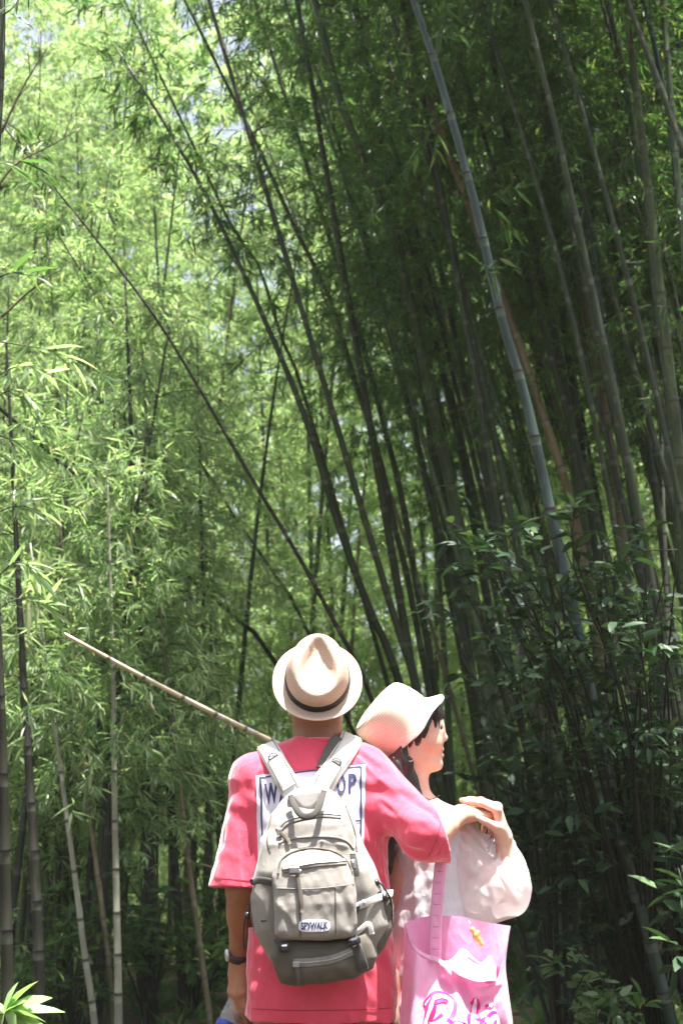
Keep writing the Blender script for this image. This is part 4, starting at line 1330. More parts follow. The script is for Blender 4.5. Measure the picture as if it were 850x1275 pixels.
def ink_line(bvh, pts, w, lift, n=24):
    Cp = catmull([(x, y, 0) for x, y in pts], n)
    C, N = [], []
    for x, y, _ in Cp:
        p, nn = back_on(bvh, x, y, lift); C.append(p); N.append(nn)
    C = np.array(C); N = np.array(N)
    T = np.gradient(C, axis=0); T /= np.linalg.norm(T, axis=1)[:, None] + 1e-9
    W = np.cross(T, N); W /= np.linalg.norm(W, axis=1)[:, None] + 1e-9
    V = np.concatenate([C + W * w / 2, C - W * w / 2]); k = np.arange(n - 1)
    return V, np.stack([k, k + 1, n + k + 1, n + k], 1)
lines = [ink_line(SB, [(324, 968), (326, 1010), (329, 1074)], .005, .0036), ink_line(SB, [(449, 955), (449, 1010), (447, 1068)], .005, .0036),
         ink_line(SB, [(324, 969), (380, 961), (449, 955)], .004, .0036), ink_line(SB, [(432, 1023), (448, 1022)], .004, .0036), ink_line(SB, [(449, 955), (449, 960)], .006, .0037)]
v, f = merge(lines); obj('print_frame', mesh_np('print_frame', v, f, INK), pan)

def text_mesh(body, weight=0.0, sx=1.0):
    cu = bpy.data.curves.new('text', 'FONT'); cu.body = body; cu.offset = weight; cu.resolution_u = 4
    to = bpy.data.objects.new('text', cu); COL.objects.link(to)
    dg = bpy.context.evaluated_depsgraph_get()
    me = to.evaluated_get(dg).to_mesh()
    V = np.array([v.co[:] for v in me.vertices]); T = []
    me.calc_loop_triangles()
    T = np.array([t.vertices[:] for t in me.loop_triangles])
    to.evaluated_get(dg).to_mesh_clear()
    bpy.data.objects.remove(to); bpy.data.curves.remove(cu)
    lo, hi = V.min(0), V.max(0)
    V = (V - lo) / (hi - lo + 1e-9)
    return V, T
def subdiv(V, T, n=2):
    V = [tuple(x) for x in V]
    for _ in range(n):
        cache = {}; NT = []
        def mid(a, b):
            k = (min(a, b), max(a, b))
            if k not in cache:
                V.append(tuple((np.array(V[a]) + np.array(V[b])) / 2)); cache[k] = len(V) - 1
            return cache[k]
        for a, b, c in T:
            x, y, z = mid(a, b), mid(b, c), mid(c, a)
            NT += [(a, x, z), (x, b, y), (z, y, c), (x, y, z)]
        T = np.array(NT)
    return np.array(V), T
def lay_text(bvh, body, quad_px, lift, weight=.03, n=1):
    V, T = text_mesh(body, weight)
    V, T = subdiv(V, T, n)
    tl, tr, br, bl = [np.array(q, float) for q in quad_px]
    out = []
    for x, y, _ in V:
        q = (bl * (1 - x) + br * x) * (1 - y) + (tl * (1 - x) + tr * x) * y
        p, nn = back_on(bvh, q[0], q[1], lift)
        out.append(p if p is not None else P(q[0], q[1], -.12))
    return np.array(out), T
for ch, q in (('W', [(329, 976), (346, 974), (347, 1000), (331, 1002)]), ('A', [(347, 974), (359, 973), (360, 999), (348, 1000)]), ('L', [(361, 972), (371, 971), (372, 998), (362, 999)]),
              ('K', [(373, 971), (385, 970), (386, 997), (374, 998)]), ('S', [(396, 968), (406, 968), (406, 992), (396, 993)]), ('T', [(407, 967), (417, 966), (417, 991), (407, 992)]), ('O', [(419, 965), (430, 965), (430, 990), (419, 991)]), ('P', [(433, 964), (444, 963), (443, 987), (433, 989)])):
    v, f = lay_text(SB, ch, q, .004, .035)
    if ch in 'WTOPA' : obj('letter', mesh_np('letter', v, f, INK, smooth=False), pan)

# ------------------------------ trilby
def revolve(profile, c, S_, F_, A_, seg=64, sx=1.0, sy=1.15, dz=None):
    V = []
    for (rr, h) in profile:
        for j in range(seg):
            t = 2 * math.pi * j / seg
            x, y = math.cos(t) * rr * sx, math.sin(t) * rr * sy
            hh = h + (dz(x, y, rr, h) if dz else 0)
            V.append(c + S_ * x + F_ * y + A_ * hh)
    n = len(profile); i = np.arange(n - 1)[:, None] * seg; j = np.arange(seg)[None]; j2 = (j + 1) % seg
    Q = np.stack([i + j, i + j2, i + seg + j2, i + seg + j], -1).reshape(-1, 4)
    return np.array(V), Q
def hat_dz(x, y, rr, h):
    o = 0
    if rr > .087 and h < .03:
        u = (rr - .087) / .03
        o += .006 * u * abs(x / rr) ** 2 + .020 * u * max(0, -y / rr) ** 2 - .008 * u * max(0, y / rr) ** 2
    if h > .098:                                    # teardrop pinch in the crown top
        rx, ry = x / .040, (y + .004) / .056
        ry = ry / (1.0 + .25 * (1 if y < 0 else -.6) * 0)
        wdt = .80 + .45 * (-y / .06)
        q = (x / (.053 * max(.42, wdt))) ** 2 + (y / .067) ** 2
        o -= .030 * math.exp(-q ** 5) * (1 - .4 * q)
    return o
prof = [(.113, .0015), (.117, .002), (.1175, .004), (.115, .0055), (.105, .006), (.095, .0065), (.088, .0085), (.0845, .013), (.083, .025), (.081, .045), (.0775, .070), (.0745, .088), (.071, .100), (.067, .108), (.063, .1125), (.059, .1145), (.055, .1145), (.051, .1135), (.046, .113), (.040, .1125), (.033, .1125), (.025, .1125), (.017, .1125), (.009, .1125), (.0012, .1125)]
und = [(.083, .0), (.090, .002), (.105, .0015), (.113, .0015)]
hat_c = BR - hA * .005
v, q = revolve(und + prof[1:], hat_c, hS, hF, hA, 96, dz=hat_dz)
def hat_shape(v):
    h = np.clip(((v - hat_c) @ hA - .03) / .08, 0, 1)
    hh = (v - hat_c) @ hA; yy = (v - hat_c) @ hF
    v = v - np.outer(np.clip(hh - .035, 0, 1) * .44 * np.clip((.055 - yy) / .13, 0, 1) ** 1.2, hA)
    v = v - np.outer(np.clip((v - hat_c) @ hA - .035, 0, 1) * .13, hA)
    v = v - np.outer(((v - hat_c) @ hS) * .05 * h, hS)
    return v + np.outer(((v - hat_c) @ hF) * .13 * h, hF)
v = hat_shape(v)
hat = obj('hat', mesh_np('hat', v, q, STRAW), man)
hat['label'] = 'tan woven trilby with black band'
v, q = revolve([(.0850, .0125), (.0865, .0135), (.0856, .022), (.0846, .032), (.0828, .0325)], hat_c, hS, hF, hA, 72)
obj('hat_band', mesh_np('hat_band', v, q, BAND), hat)

# ------------------------------ wristwatch
T = unit(eL - wL); wc = wL + T * .012
S1 = unit(np.cross(T, [0, 1, 0])); S2 = np.cross(T, S1)
a = np.linspace(0, 2 * math.pi, 33)
C = np.array([wc + (S1 * math.cos(t) + S2 * math.sin(t)) * .030 for t in a])
V = np.concatenate([C + T * .0095, C * 1 + T * .0095 + (C - wc) * .14, C - T * .0095 + (C - wc) * .14, C - T * .0095])
k = np.arange(32); Q = np.concatenate([np.stack([k + i * 33, k + 1 + i * 33, k + 1 + (i + 1) * 33, k + (i + 1) * 33], 1) for i in range(3)])
wt = obj('wristwatch', mesh_np('wristwatch', V, Q, WATCHM), man)
side = unit(np.array([-1, -.35, 0]) - T * (np.array([-1, -.35, 0]) @ T))
v, f = tube(np.array([wc + side * .029, wc + side * .036, wc + side * .0385]), [.0155, .0155, .013], 20)
obj('watch_case', mesh_np('watch_case', v, f, SILVER), wt)

# ============================== WOMAN
DW = .13
def Q_(px, py, dy=0): return P(px, py, DW + dy)
wx = Q_(532, 1000)[0]
woman = empty('person', (wx, Y0 + DW, 0), 'woman in white blouse and cream hat holding the man\'s hand, face in profile', 'person')
g = Grid((wx - .24, Y0 + DW - .2, -.01), (wx + .30, Y0 + DW + .26, 1.60), .0033)
g.ell(Q_(508, 908), (.088, .070, .088), k=.02)                       # cranium
g.ell(Q_(527, 918), (.052, .056, .078), k=.03)                       # face
g.ell(Q_(534, 904), (.034, .05, .040), k=.02)                        # brow / forehead
g.cone(Q_(540, 946), Q_(543, 951), .019, .0165, k=.02)               # chin
for sg in (-1, 1):
    g.cone(Q_(541, 951, sg * .014), Q_(512, 938, sg * .05), .014, .017, k=.02)   # jaw
    g.ell(Q_(536, 926, sg * .036), (.024, .018, .022), k=.02)        # cheek
    g.ell(Q_(545, 907, sg * .028), (.010, .012, .0085), k=.008, op='s')   # eye socket
    g.ell(Q_(541.5, 907, sg * .029), (.0125, .013, .0115), k=.004)   # eyelid
g.cone(Q_(545, 902), Q_(551.5, 917.5), .0075, .0085, k=.010)          # nose bridge
g.ell(Q_(553.5, 919), (.0085, .0085, .0075), k=.006)
for sg in (-1, 1): g.ell(Q_(549.5, 921.5, sg * .009), (.0075, .006, .006), k=.005)
g.ell(Q_(548.5, 933), (.0095, .020, .0062), k=.006)                   # upper lip
g.ell(Q_(548.5, 940.5), (.0095, .018, .0066), k=.006)                 # lower lip
g.ell(Q_(553, 936.8), (.005, .022, .0012), k=.003, op='s')
# ears
for sg in (-1, 1):
    e = Q_(508.5, 929, sg * .066)
    g.ell(e, (.015, .010, .030), k=.006)
    g.ell(e + [.003, sg * .010, .002], (.008, .007, .018), k=.004, op='s')
g.cone(Q_(508, 945), Q_(512, 1000), .048, .052, k=.03)                # neck
g.cone(Q_(478, 1016), Q_(566, 1032), .055, .055, k=.04)               # shoulders
g.ell(Q_(527, 1090), (.115, .08, .19), k=.05); g.ell(Q_(530, 1230), (.125, .09, .18), k=.06)
sW, eW, wW = Q_(572, 1040), Q_(628, 1124, -.02), Q_(627, 1045, -.03)
g.cone(sW, eW, .040, .032, k=.02); g.cone(eW, wW, .032, .0225, k=.02)
s2, e2, w2 = Q_(472, 1024), Q_(482, 1150, .06), Q_(520, 1160, .24)
g.cone(s2, e2, .040, .030, k=.02); g.cone(e2, w2, .030, .022, k=.02)
for sg in (-1, 1):
    hp = np.array([wx + sg * .08, Y0 + DW, .80]); kn = np.array([wx + sg * .075, Y0 + DW + .01, .44]); an = np.array([wx + sg * .075, Y0 + DW - .01, .07])
    g.cone(hp, kn, .075, .048, k=.04); g.cone(kn, an, .05, .030, k=.03); g.cone(an + [0, -.03, -.035], an + [0, .14, -.045], .03, .024, k=.02)
# right hand laid over his, left hand in front of her waist
hand(g, wW, P(615, 992, .075) - wW, [.8, -.15, .6], [-.2, -1, .1], [(.95, .22, .2), (1.0, .25, .2), (1.0, .3, .25), (1.05, .35, .3)], s=.98, k=.006, tc=.9)
hand(g, w2, np.array([1, .15, 0]), [0, 1, .1], [0, .1, 1], [(.3, .4, .3)] * 4, s=.9)
wv, wf = g.mesh(1)
col = np.tile(np.array([.66, .43, .34]), (len(wv), 1))
def blot(c, cen, rad, colr, amt):
    w = np.exp(-(((wv - cen) / np.asarray(rad)) ** 2).sum(1))[:, None] * amt
    return c * (1 - w) + np.array(colr) * w
for sg in (-1, 1):
    col = blot(col, Q_(538, 928, sg * .05), .022, (.70, .34, .28), .5)
    col = blot(col, Q_(509, 931, sg * .07), .022, (.64, .30, .23), .6)
for y_ in (933.5, 940.5): col = blot(col, Q_(552, y_), (.011, .020, .0065), (.52, .10, .10), .9)
for c_ in ((603, 1030), (612, 1036), (590, 996)): col = blot(col, Q_(*c_, -.02), .022, (.62, .27, .22), .55)
col = pink_joints(wv, col, (.62, .26, .21), .55)
body_w = obj('body', mesh_np('body', wv, wf, SKIN, col=col), woman)
for sg in (-1, 1):
    c0 = Q_(542.6, 907, sg * .029)
    v, q = revolve([(.0002, .0098), (.004, .0092), (.0075, .0065), (.0094, .002), (.0096, 0)], c0, np.array([0, 0, 1.0]), np.array([0, 1.0, 0]), unit([1, sg * .35, 0]), 20, sy=1.0)
    ey = obj('eye', mesh_np('eye', v, q, EYEW), woman)
    v, q = revolve([(.0002, .0103), (.003, .0101), (.0048, .0094)], c0, np.array([0, 0, 1.0]), np.array([0, 1.0, 0]), unit([1, sg * .35, 0]), 16, sy=1.0)
    obj('iris', mesh_np('iris', v, q, EYED), ey)
    C = catmull([c0 + [.006, sg * .011, .003], c0 + [.0115, sg * .004, .0065], c0 + [.0125, -sg * .003, .005]], 8)
    v, f = tube(C, .0013, 5); obj('eyelashes', mesh_np('eyelashes', v, f, HAIR), ey)
    C = catmull([c0 + [-.004, sg * .020, .016], c0 + [.006, sg * .008, .021], c0 + [.010, -sg * .006, .018]], 8)
    v, f = tube(C, [.001, .002, .0025, .0025, .0025, .0025, .002, .001], 5); obj('eyebrow', mesh_np('eyebrow', v, f, HAIR), woman)

# hair: cap, fringe and long lock
HATA = unit((Q_(480, 842) - Q_(551, 900)) * [1, 0, 1]); HATA = unit(HATA + np.array([0, -.13, 0]))
g = Grid((wx - .20, Y0 + DW - .15, zc(1105)), (wx + .12, Y0 + DW + .15, zc(850)), .003)
g.ell(Q_(507, 902), (.097, .081, .103), k=.02)
g.cutplane(Q_(529, 915), unit([.80, 0, -.35]))
g.ell(Q_(538, 890, 0), (.030, .060, .030), k=.01)
for i, y_ in enumerate(np.linspace(-.05, .05, 9)):
    g.cone(Q_(541 + 3 * (1 - (y_ / .05) ** 2), 884, y_), Q_(542.5 + 6 * (1 - (y_ / .05) ** 2), 904 + (i * 7 % 4), y_ * 1.05), .010, .005, k=.006)
for sg in (-1, 1):
    for (a_, b_, c_, w_) in (((521, 893), (527, 905), (524, 917), .007), ((515, 895), (519, 908), (517, 918), .008)):
        g.cone(Q_(*a_, sg * .064), Q_(*b_, sg * .066), .012, w_, k=.01); g.cone(Q_(*b_, sg * .066), Q_(*c_, sg * .064), w_, .003, k=.006)
# strands falling behind the ear and down the back
for sg in (-1, 1):
    P_ = [Q_(499, 928, sg * .056), Q_(502, 950, sg * .058), Q_(510, 972, sg * .056), Q_(522, 992, sg * .054 - .012)]
    for (p_, q_, a_, b_) in zip(P_[:-1], P_[1:], (.024, .022, .018), (.022, .018, .008)): g.cone(p_, q_, a_, b_, k=.012)
for x_, y0_, y1_, d_ in ((488, 925, 1085, -.085), (478, 930, 1078, -.07), (492, 950, 1060, -.095), (482, 950, 1090, -.095)):
    g.cone(Q_(x_ + 4, y0_, d_ * .5), Q_(x_ - 2, (y0_ + y1_) / 2, d_), .026, .024, k=.015)
    g.cone(Q_(x_ - 2, (y0_ + y1_) / 2, d_), Q_(x_ - 3, y1_, d_), .024, .007, k=.012)
rr = np.random.default_rng(2)
g.disp(lambda x, y, z: .0022 * np.sin(260 * (x * .9 + y * 1.3) + 18 * z + 3 * np.sin(30 * z)) + .0018 * np.sin(470 * (y + x * .6) - 22 * z))
g.cutplane(Q_(512.5, 912) + HATA * .012, HATA)
hv, hf = g.mesh(1)
hair = obj('hair', mesh_np('hair', hv, hf, HAIRB), woman)
wisps = []
for (pts) in (((521, 988), (530, 994), (541, 995)), ((519, 985), (532, 996), (548, 990)), ((505, 960), (516, 985), (536, 998)), ((503, 955), (512, 978), (521, 996)), ((548, 893), (550, 902), (548, 912)), ((544, 893), (547, 905), (544, 914))):
    C = catmull([Q_(x, y, -.055) for x, y in pts] if pts[0][1] > 920 else [Q_(x, y, -.028) for x, y in pts], 10)
    wisps.append(tube(C, np.linspace(.0022, .0006, 10), 5))
v, f = merge(wisps); obj('loose_strands', mesh_np('loose_strands', v, f, HAIRB), hair)
# ear ring
v, f = tube(Q_(510.5, 944, -.076) + .008 * np.stack([np.cos(np.linspace(0, 6.28, 20)), 0 * np.linspace(0, 1, 20), np.sin(np.linspace(0, 6.28, 20))], 1), .0013, 6)
obj('earring', mesh_np('earring', v, f, SILVER), woman)

# bucket hat: brim plane almost edge-on, axis leaning to the back of her head
A_ = unit((Q_(480, 842) - Q_(551, 900)) * [1, 0, 1]); A_ = unit(A_ + np.array([0, -.13, 0]))
t0 = Q_(549, 868, 0); t1 = Q_(489, 939, 0)
F_ = unit(t0 - t1); F_ = unit(F_ - A_ * (F_ @ A_)); S_ = np.cross(A_, F_)
hc = Q_(512.5, 912)
half = np.linalg.norm(Q_(552, 866) - Q_(490, 940)) / 2
def bdz(x, y, rr, h):
    o = .0025 * math.sin(5 * math.atan2(y, x) + 1) * max(0, (rr - .08) / .02)
    return o
pr = [(.1105, -.0018), (.112, -.0004), (.1115, .0012), (.1080, .0055), (.1040, .0115), (.0995, .0190), (.0958, .0260), (.0940, .0330), (.0937, .055), (.0935, .080), (.092, .100), (.0885, .113), (.082, .1215), (.070, .126), (.052, .129), (.030, .131), (.002, .132)]
und = [(.080, .036), (.091, .024), (.100, .0125), (.106, .004)]
v, q = revolve(und + pr, hc, S_, F_, A_, 72, sx=.90, sy=1.0, dz=bdz)
hh_ = (v - hc) @ A_; v = v + np.outer(.020 * np.clip(1 - hh_ / .03, 0, 1) - .010 * np.clip((hh_ - .06) / .06, 0, 1), F_)
wh = obj('hat', mesh_np('hat', v, q, STRAWW), woman); wh['label'] = 'cream straw bucket hat with turned-out brim'

# blouse and its ballooning right sleeve
zb = .62
g = Grid((wx - .21, Y0 + DW - .20, zb), (wx + .22, Y0 + DW + .2, zc(960)), .0045)
prof = [(1390, -66, 66, .13), (1275, -54, 58, .118), (1180, -48, 50, .105), (1110, -46, 46, .10), (1060, -50, 50, .098), (1030, -54, 52, .085), (1010, -42, 40, .07), (990, -26, 22, .06)]
zz = np.array([zc(p[0]) for p in prof])[::1]; o_ = np.argsort(zz)
xl = np.array([R(p[1]) for p in prof])[o_]; xr = np.array([R(p[2]) for p in prof])[o_]; dd = np.array([p[3] for p in prof])[o_]; zz = zz[o_]
c = g.win(g.lo, g.lo + g.h * g.n)[1]; Z = g.ax[2]
cx = wx + (np.interp(Z, zz, xl) + np.interp(Z, zz, xr)) / 2; hw = (np.interp(Z, zz, xr) - np.interp(Z, zz, xl)) / 2; hd = np.interp(Z, zz, dd)
kk = (np.abs((c[0] - cx[None, None]) / hw[None, None]) ** 2.3 + np.abs((c[1] - Y0 - DW) / hd[None, None]) ** 2.3) ** (1 / 2.3)
g.d = ((kk - 1) * np.minimum(hw, hd)[None, None] * .9).astype(np.float32)
g.d = np.maximum(np.maximum(g.d, zb + .02 - c[2]), c[2] - zc(1004))
g.cone(s2, e2, .05, .055, k=.03)
g.cone(Q_(508, 960), Q_(510, 1010), .056, .054, k=.004, op='s')
fs = [crease(Q_(500, 1080, -.1), Q_(498, 1275, -.11), .014, .010), crease(Q_(515, 1070, -.1), Q_(518, 1200, -.11), .012, -.007), crease(Q_(490, 1100, -.09), Q_(488, 1275, -.1), .012, -.008), crease(Q_(528, 1080, -.1), Q_(532, 1140, -.1), .010, .007)]
g.disp(lambda x, y, z: sum(q(x, y, z) for q in fs) + wob(31, .006, 26, 6, (1, 1, .25))(x, y, z) + wob(32, .002, 70, 5, (1, 1, .4))(x, y, z))
v, f = g.mesh(1); bl = obj('blouse', mesh_np('blouse', v, f, BLOUSE), woman)
g = Grid((wx - .02, Y0 + DW - .17, zc(1170)), (wx + .31, Y0 + DW + .16, zc(1005)), .0032)
g.cone(Q_(566, 1044), Q_(580, 1075), .058, .070, k=.03)
g.cone(Q_(580, 1075), Q_(598, 1108), .070, .080, k=.04)
g.ell(Q_(618, 1106, -.01), (.082, .080, .078), k=.04)
g.ell(Q_(634, 1100, -.01), (.050, .065, .074), k=.03)
g.cone(Q_(621, 1085), Q_(622, 1056, .005), .052, .036, k=.03)
g.ell(Q_(579, 1030, -.01), (.022, .04, .03), k=.02)
fs = [crease(Q_(604, 1068, -.09), Q_(612, 1125, -.1), .009, .009), crease(Q_(612, 1070, -.085), Q_(648, 1112, -.085), .009, -.007), crease(Q_(618, 1085, -.09), Q_(648, 1126, -.08), .008, .008),
      crease(Q_(590, 1040, -.07), Q_(600, 1075, -.09), .012, .016), crease(Q_(584, 1060, -.08), Q_(582, 1135, -.09), .010, -.006), crease(Q_(570, 1070, -.08), Q_(566, 1138, -.09), .009, .007), crease(Q_(556, 1060, -.07), Q_(555, 1138, -.08), .009, -.006),
      crease(Q_(628, 1066, -.07), Q_(650, 1098, -.06), .008, .007), crease(Q_(598, 1095, -.1), Q_(628, 1138, -.09), .010, .008)]
g.disp(lambda x, y, z: sum(q(x, y, z) for q in fs) + wob(41, .006, 38, 6)(x, y, z) + wob(42, .002, 90, 5)(x, y, z))
# gathers radiating from the cuff and the shoulder seam
def gathers(c0, axis, n_, amp, fall):
    u_ = unit(np.cross(axis, [0, 1, 0])); v_ = np.cross(axis, u_)
    def f(x, y, z):
        dx, dy_, dz_ = x - c0[0], y - c0[1], z - c0[2]
        th = np.arctan2(dx * u_[0] + dy_ * u_[1] + dz_ * u_[2], dx * v_[0] + dy_ * v_[1] + dz_ * v_[2])
        r_ = np.sqrt(dx * dx + dy_ * dy_ + dz_ * dz_)
        return amp * np.sin(n_ * th + 2.5 * np.sin(30 * r_) + 1.3 * np.sin(3 * th)) * np.exp(-(r_ / fall) ** 2) * np.clip(r_ / .03, 0, 1)
    return f
ga, gb_ = gathers(Q_(622, 1050), unit(wW - Q_(622, 1100)), 15, .0075, .10), gathers(Q_(562, 1030), unit([.6, 0, -.8]), 13, .006, .12)
g.disp(lambda x, y, z: ga(x, y, z) + gb_(x, y, z))
# gathered cuff
g.cone(Q_(600, 1030, .02), Q_(610, 1034, .02), .022, .020, k=.012, op='s')
v, f = g.mesh(1); sl = obj('sleeve', mesh_np('sleeve', v, f, SHEER), bl); sl['label'] = 'sheer ballooning sleeve'
seg = 60; prof = [(.026, -.012), (.034, -.010), (.031, -.002), (.027, .003), (.033, .012), (.036, .019), (.028, .020)]
cA = unit(wW - Q_(627, 1100)); cc = Q_(622, 1054, .006)
cS = unit(np.cross(cA, [0, 1, 0])); cF = np.cross(cS, cA)
def ruf(x, y, rr, h): return .003 * math.sin(11 * math.atan2(y, x)) + .002 * math.sin(23 * math.atan2(y, x) + 1)
v, q = revolve([(r_, h_) for r_, h_ in prof], cc, cS, cF, cA, seg, sy=1.0, dz=ruf)
t_ = np.arctan2((v - cc) @ cF, (v - cc) @ cS)
v = v + ((v - cc) - np.outer((v - cc) @ cA, cA)) * (.10 * np.sin(14 * t_))[:, None]
obj('cuff', mesh_np('cuff', v, q, BLOUSE), sl)
# ============================== BACKPACK
pk = empty('backpack', P(398, 1228, -.16), 'grey canvas backpack with many pockets worn on the man\'s back', 'backpack')
Bk = -.125                                              # the back panel rests on the shirt here
def poly_sdf(px, pz, poly):
    d = np.full(px.shape, 1e9, np.float32); s = np.ones(px.shape, np.float32)
    n = len(poly)
    for i in range(n):
        a = poly[i]; b = poly[(i + 1) % n]
        e = b - a; wx_, wz_ = px - a[0], pz - a[1]
        t = np.clip((wx_ * e[0] + wz_ * e[1]) / (e @ e), 0, 1)
        bx, bz = wx_ - e[0] * t, wz_ - e[1] * t
        d = np.minimum(d, bx * bx + bz * bz)
        c1 = pz >= a[1]; c2 = pz < b[1]; c3 = e[0] * wz_ > e[1] * wx_
        fl = (c1 & c2 & c3) | (~c1 & ~c2 & ~c3)
        s = np.where(fl, -s, s)
    return s * np.sqrt(d)
def pillow(poly_px, y_back, depth, rnd, h=.003, folds=None, seed=0, amp=.003, fr=30, k=None, dprof=None, zpx=(1000, 1200), smooth=1, stretch=(1,1,1)):
    """padded panel with a traced outline, flat against y_back, bulging towards the viewer by depth(z)"""
    Yb = Y0 + y_back
    poly = np.array([at(x, y, Yb - depth * .5)[[0, 2]] for x, y in poly_px])
    lo = np.array([poly[:, 0].min() - .02, Yb - depth * 1.6 - .03, poly[:, 1].min() - .02]); hi = np.array([poly[:, 0].max() + .02, Yb + .02, poly[:, 1].max() + .02])
    g = Grid(lo, hi, h)
    X, Z = g.ax[0][:, None], g.ax[2][None, :]
    d2 = poly_sdf(np.broadcast_to(X, (g.n[0], g.n[2])), np.broadcast_to(Z, (g.n[0], g.n[2])), poly)
    zt = (Z - poly[:, 1].min()) / (np.ptp(poly[:, 1]))
    D = depth * (np.interp(zt, *zip(*dprof)) if dprof else np.ones_like(zt))
    D = np.broadcast_to(D, d2.shape)
    Yv = g.ax[1][None, :, None]
    # rounded extrusion
    e1 = d2[:, None, :] + rnd
    e2 = (Yb - Yv) - D[:, None, :] + rnd
    g.d = (np.sqrt(np.maximum(e1, 0) ** 2 + np.maximum(e2, 0) ** 2) + np.minimum(np.maximum(e1, e2), 0) - rnd).astype(np.float32)
    g.d = np.maximum(g.d, Yv - Yb)
    fl = folds or []
    wb = wob(seed + 50, amp, fr, 6, stretch); wb2 = wob(seed + 90, amp * .35, fr * 2.6, 5)
    g.disp(lambda x, y, z: sum((q(x, y, z) for q in fl), 0 * x) + wb(x, y, z) + wb2(x, y, z))
    return g.mesh(smooth)
main_px = [(362, 986), (378, 980), (404, 980), (420, 988), (436, 1012), (447, 1040), (462, 1070), (476, 1105), (482, 1150), (470, 1192), (440, 1212), (360, 1214), (336, 1196), (318, 1160), (312, 1118), (318, 1085), (325, 1050), (338, 1015), (350, 998)]
mfold = [crease(P(345, 1045, -.24), P(430, 1030, -.24), .008, .004), crease(P(338, 1052, -.24), P(400, 1047, -.25), .006, -.004), crease(P(400, 1047, -.25), P(445, 1056, -.24), .006, -.004), crease(P(355, 1010, -.22), P(345, 1040, -.23), .012, .006),
         crease(P(372, 1035, -.25), P(380, 1050, -.25), .008, .005), crease(P(405, 1030, -.25), P(415, 1052, -.25), .008, .005), crease(P(430, 1030, -.23), P(440, 1060, -.23), .010, .006)]
v, f = pillow(main_px, Bk, .115, .045, folds=mfold, seed=1, amp=.004, dprof=[(0, .85), (.25, 1.1), (.55, 1.15), (.8, .9), (1, .45)])
mc = obj('main_compartment', mesh_np('main_compartment', v, f, CANVAS), pk)
MB = bvh_of(v, f)
fp_px = [(346, 1070), (362, 1058), (385, 1054), (412, 1057), (432, 1068), (440, 1085), (443, 1120), (446, 1150), (440, 1166), (400, 1170), (352, 1169), (342, 1164), (341, 1120), (339, 1090)]
ff = [crease(P(345, 1105, -.31), P(438, 1102, -.31), .0045, .004), crease(P(350, 1115, -.3), P(362, 1160, -.3), .010, .006), crease(P(372, 1112, -.31), P(374, 1165, -.31), .006, .004), crease(P(415, 1108, -.31), P(416, 1160, -.31), .006, .004),
      crease(P(362, 1090, -.3), P(385, 1098, -.31), .008, -.006), crease(P(370, 1070, -.3), P(380, 1080, -.3), .012, .006), crease(P(395, 1072, -.3), P(420, 1078, -.3), .010, -.004), crease(P(350, 1128, -.3), P(366, 1150, -.3), .008, -.005),
      crease(P(425, 1110, -.3), P(436, 1150, -.3), .010, .006), crease(P(400, 1095, -.31), P(430, 1096, -.31), .007, .005)]
v, f = pillow(fp_px, Bk - .10, .075, .024, folds=ff, seed=2, amp=.0025, fr=40, dprof=[(0, 1.05), (.4, 1.0), (.8, .75), (1, .5)])
fp = obj('front_pocket', mesh_np('front_pocket', v, f, CANVAS), pk)
FB = bvh_of(v, f)
bp_px = [(345, 1172), (370, 1170), (410, 1170), (440, 1164), (455, 1158), (462, 1170), (468, 1188), (464, 1203), (440, 1217), (405, 1224), (372, 1226), (350, 1222), (343, 1205), (338, 1188)]
bf_ = [crease(P(350, 1182, -.28), P(440, 1178, -.28), .008, .005), crease(P(352, 1190, -.28), P(352, 1220, -.28), .012, .006), crease(P(380, 1208, -.28), P(430, 1202, -.28), .01, -.004)]
v, f = pillow(bp_px, Bk - .03, .125, .03, folds=bf_, seed=3, amp=.003, fr=36)
bp = obj('bottom_pocket', mesh_np('bottom_pocket', v, f, CANVASD), pk)
BB = bvh_of(v, f)
for q, sd in (([(450, 1120), (465, 1112), (482, 1108), (489, 1130), (488, 1155), (478, 1180), (468, 1190), (458, 1176), (450, 1150)], 4), ([(312, 1112), (330, 1108), (341, 1115), (342, 1160), (344, 1190), (332, 1182), (318, 1162), (311, 1140)], 5)):
    v, f = pillow(q, Bk - .02, .085, .028, seed=sd, amp=.004, fr=40)
    obj('side_pocket', mesh_np('side_pocket', v, f, CANVASD), pk)
    if sd == 4: RB = bvh_of(v, f)
    else: LB = bvh_of(v, f)
# light grey side panels (compression wings)
v, f = pillow([(325, 1045), (337, 1030), (341, 1050), (334, 1085), (322, 1106), (315, 1108), (319, 1080)], Bk - .02, .08, .02, seed=6, amp=.002)
obj('side_wing', mesh_np('side_wing', v, f, CANVASL), pk)
v, f = pillow([(438, 1030), (446, 1045), (460, 1075), (466, 1098), (458, 1118), (448, 1116), (442, 1085), (436, 1055)], Bk - .02, .085, .02, seed=7, amp=.002)
obj('side_wing', mesh_np('side_wing', v, f, CANVASL), pk)

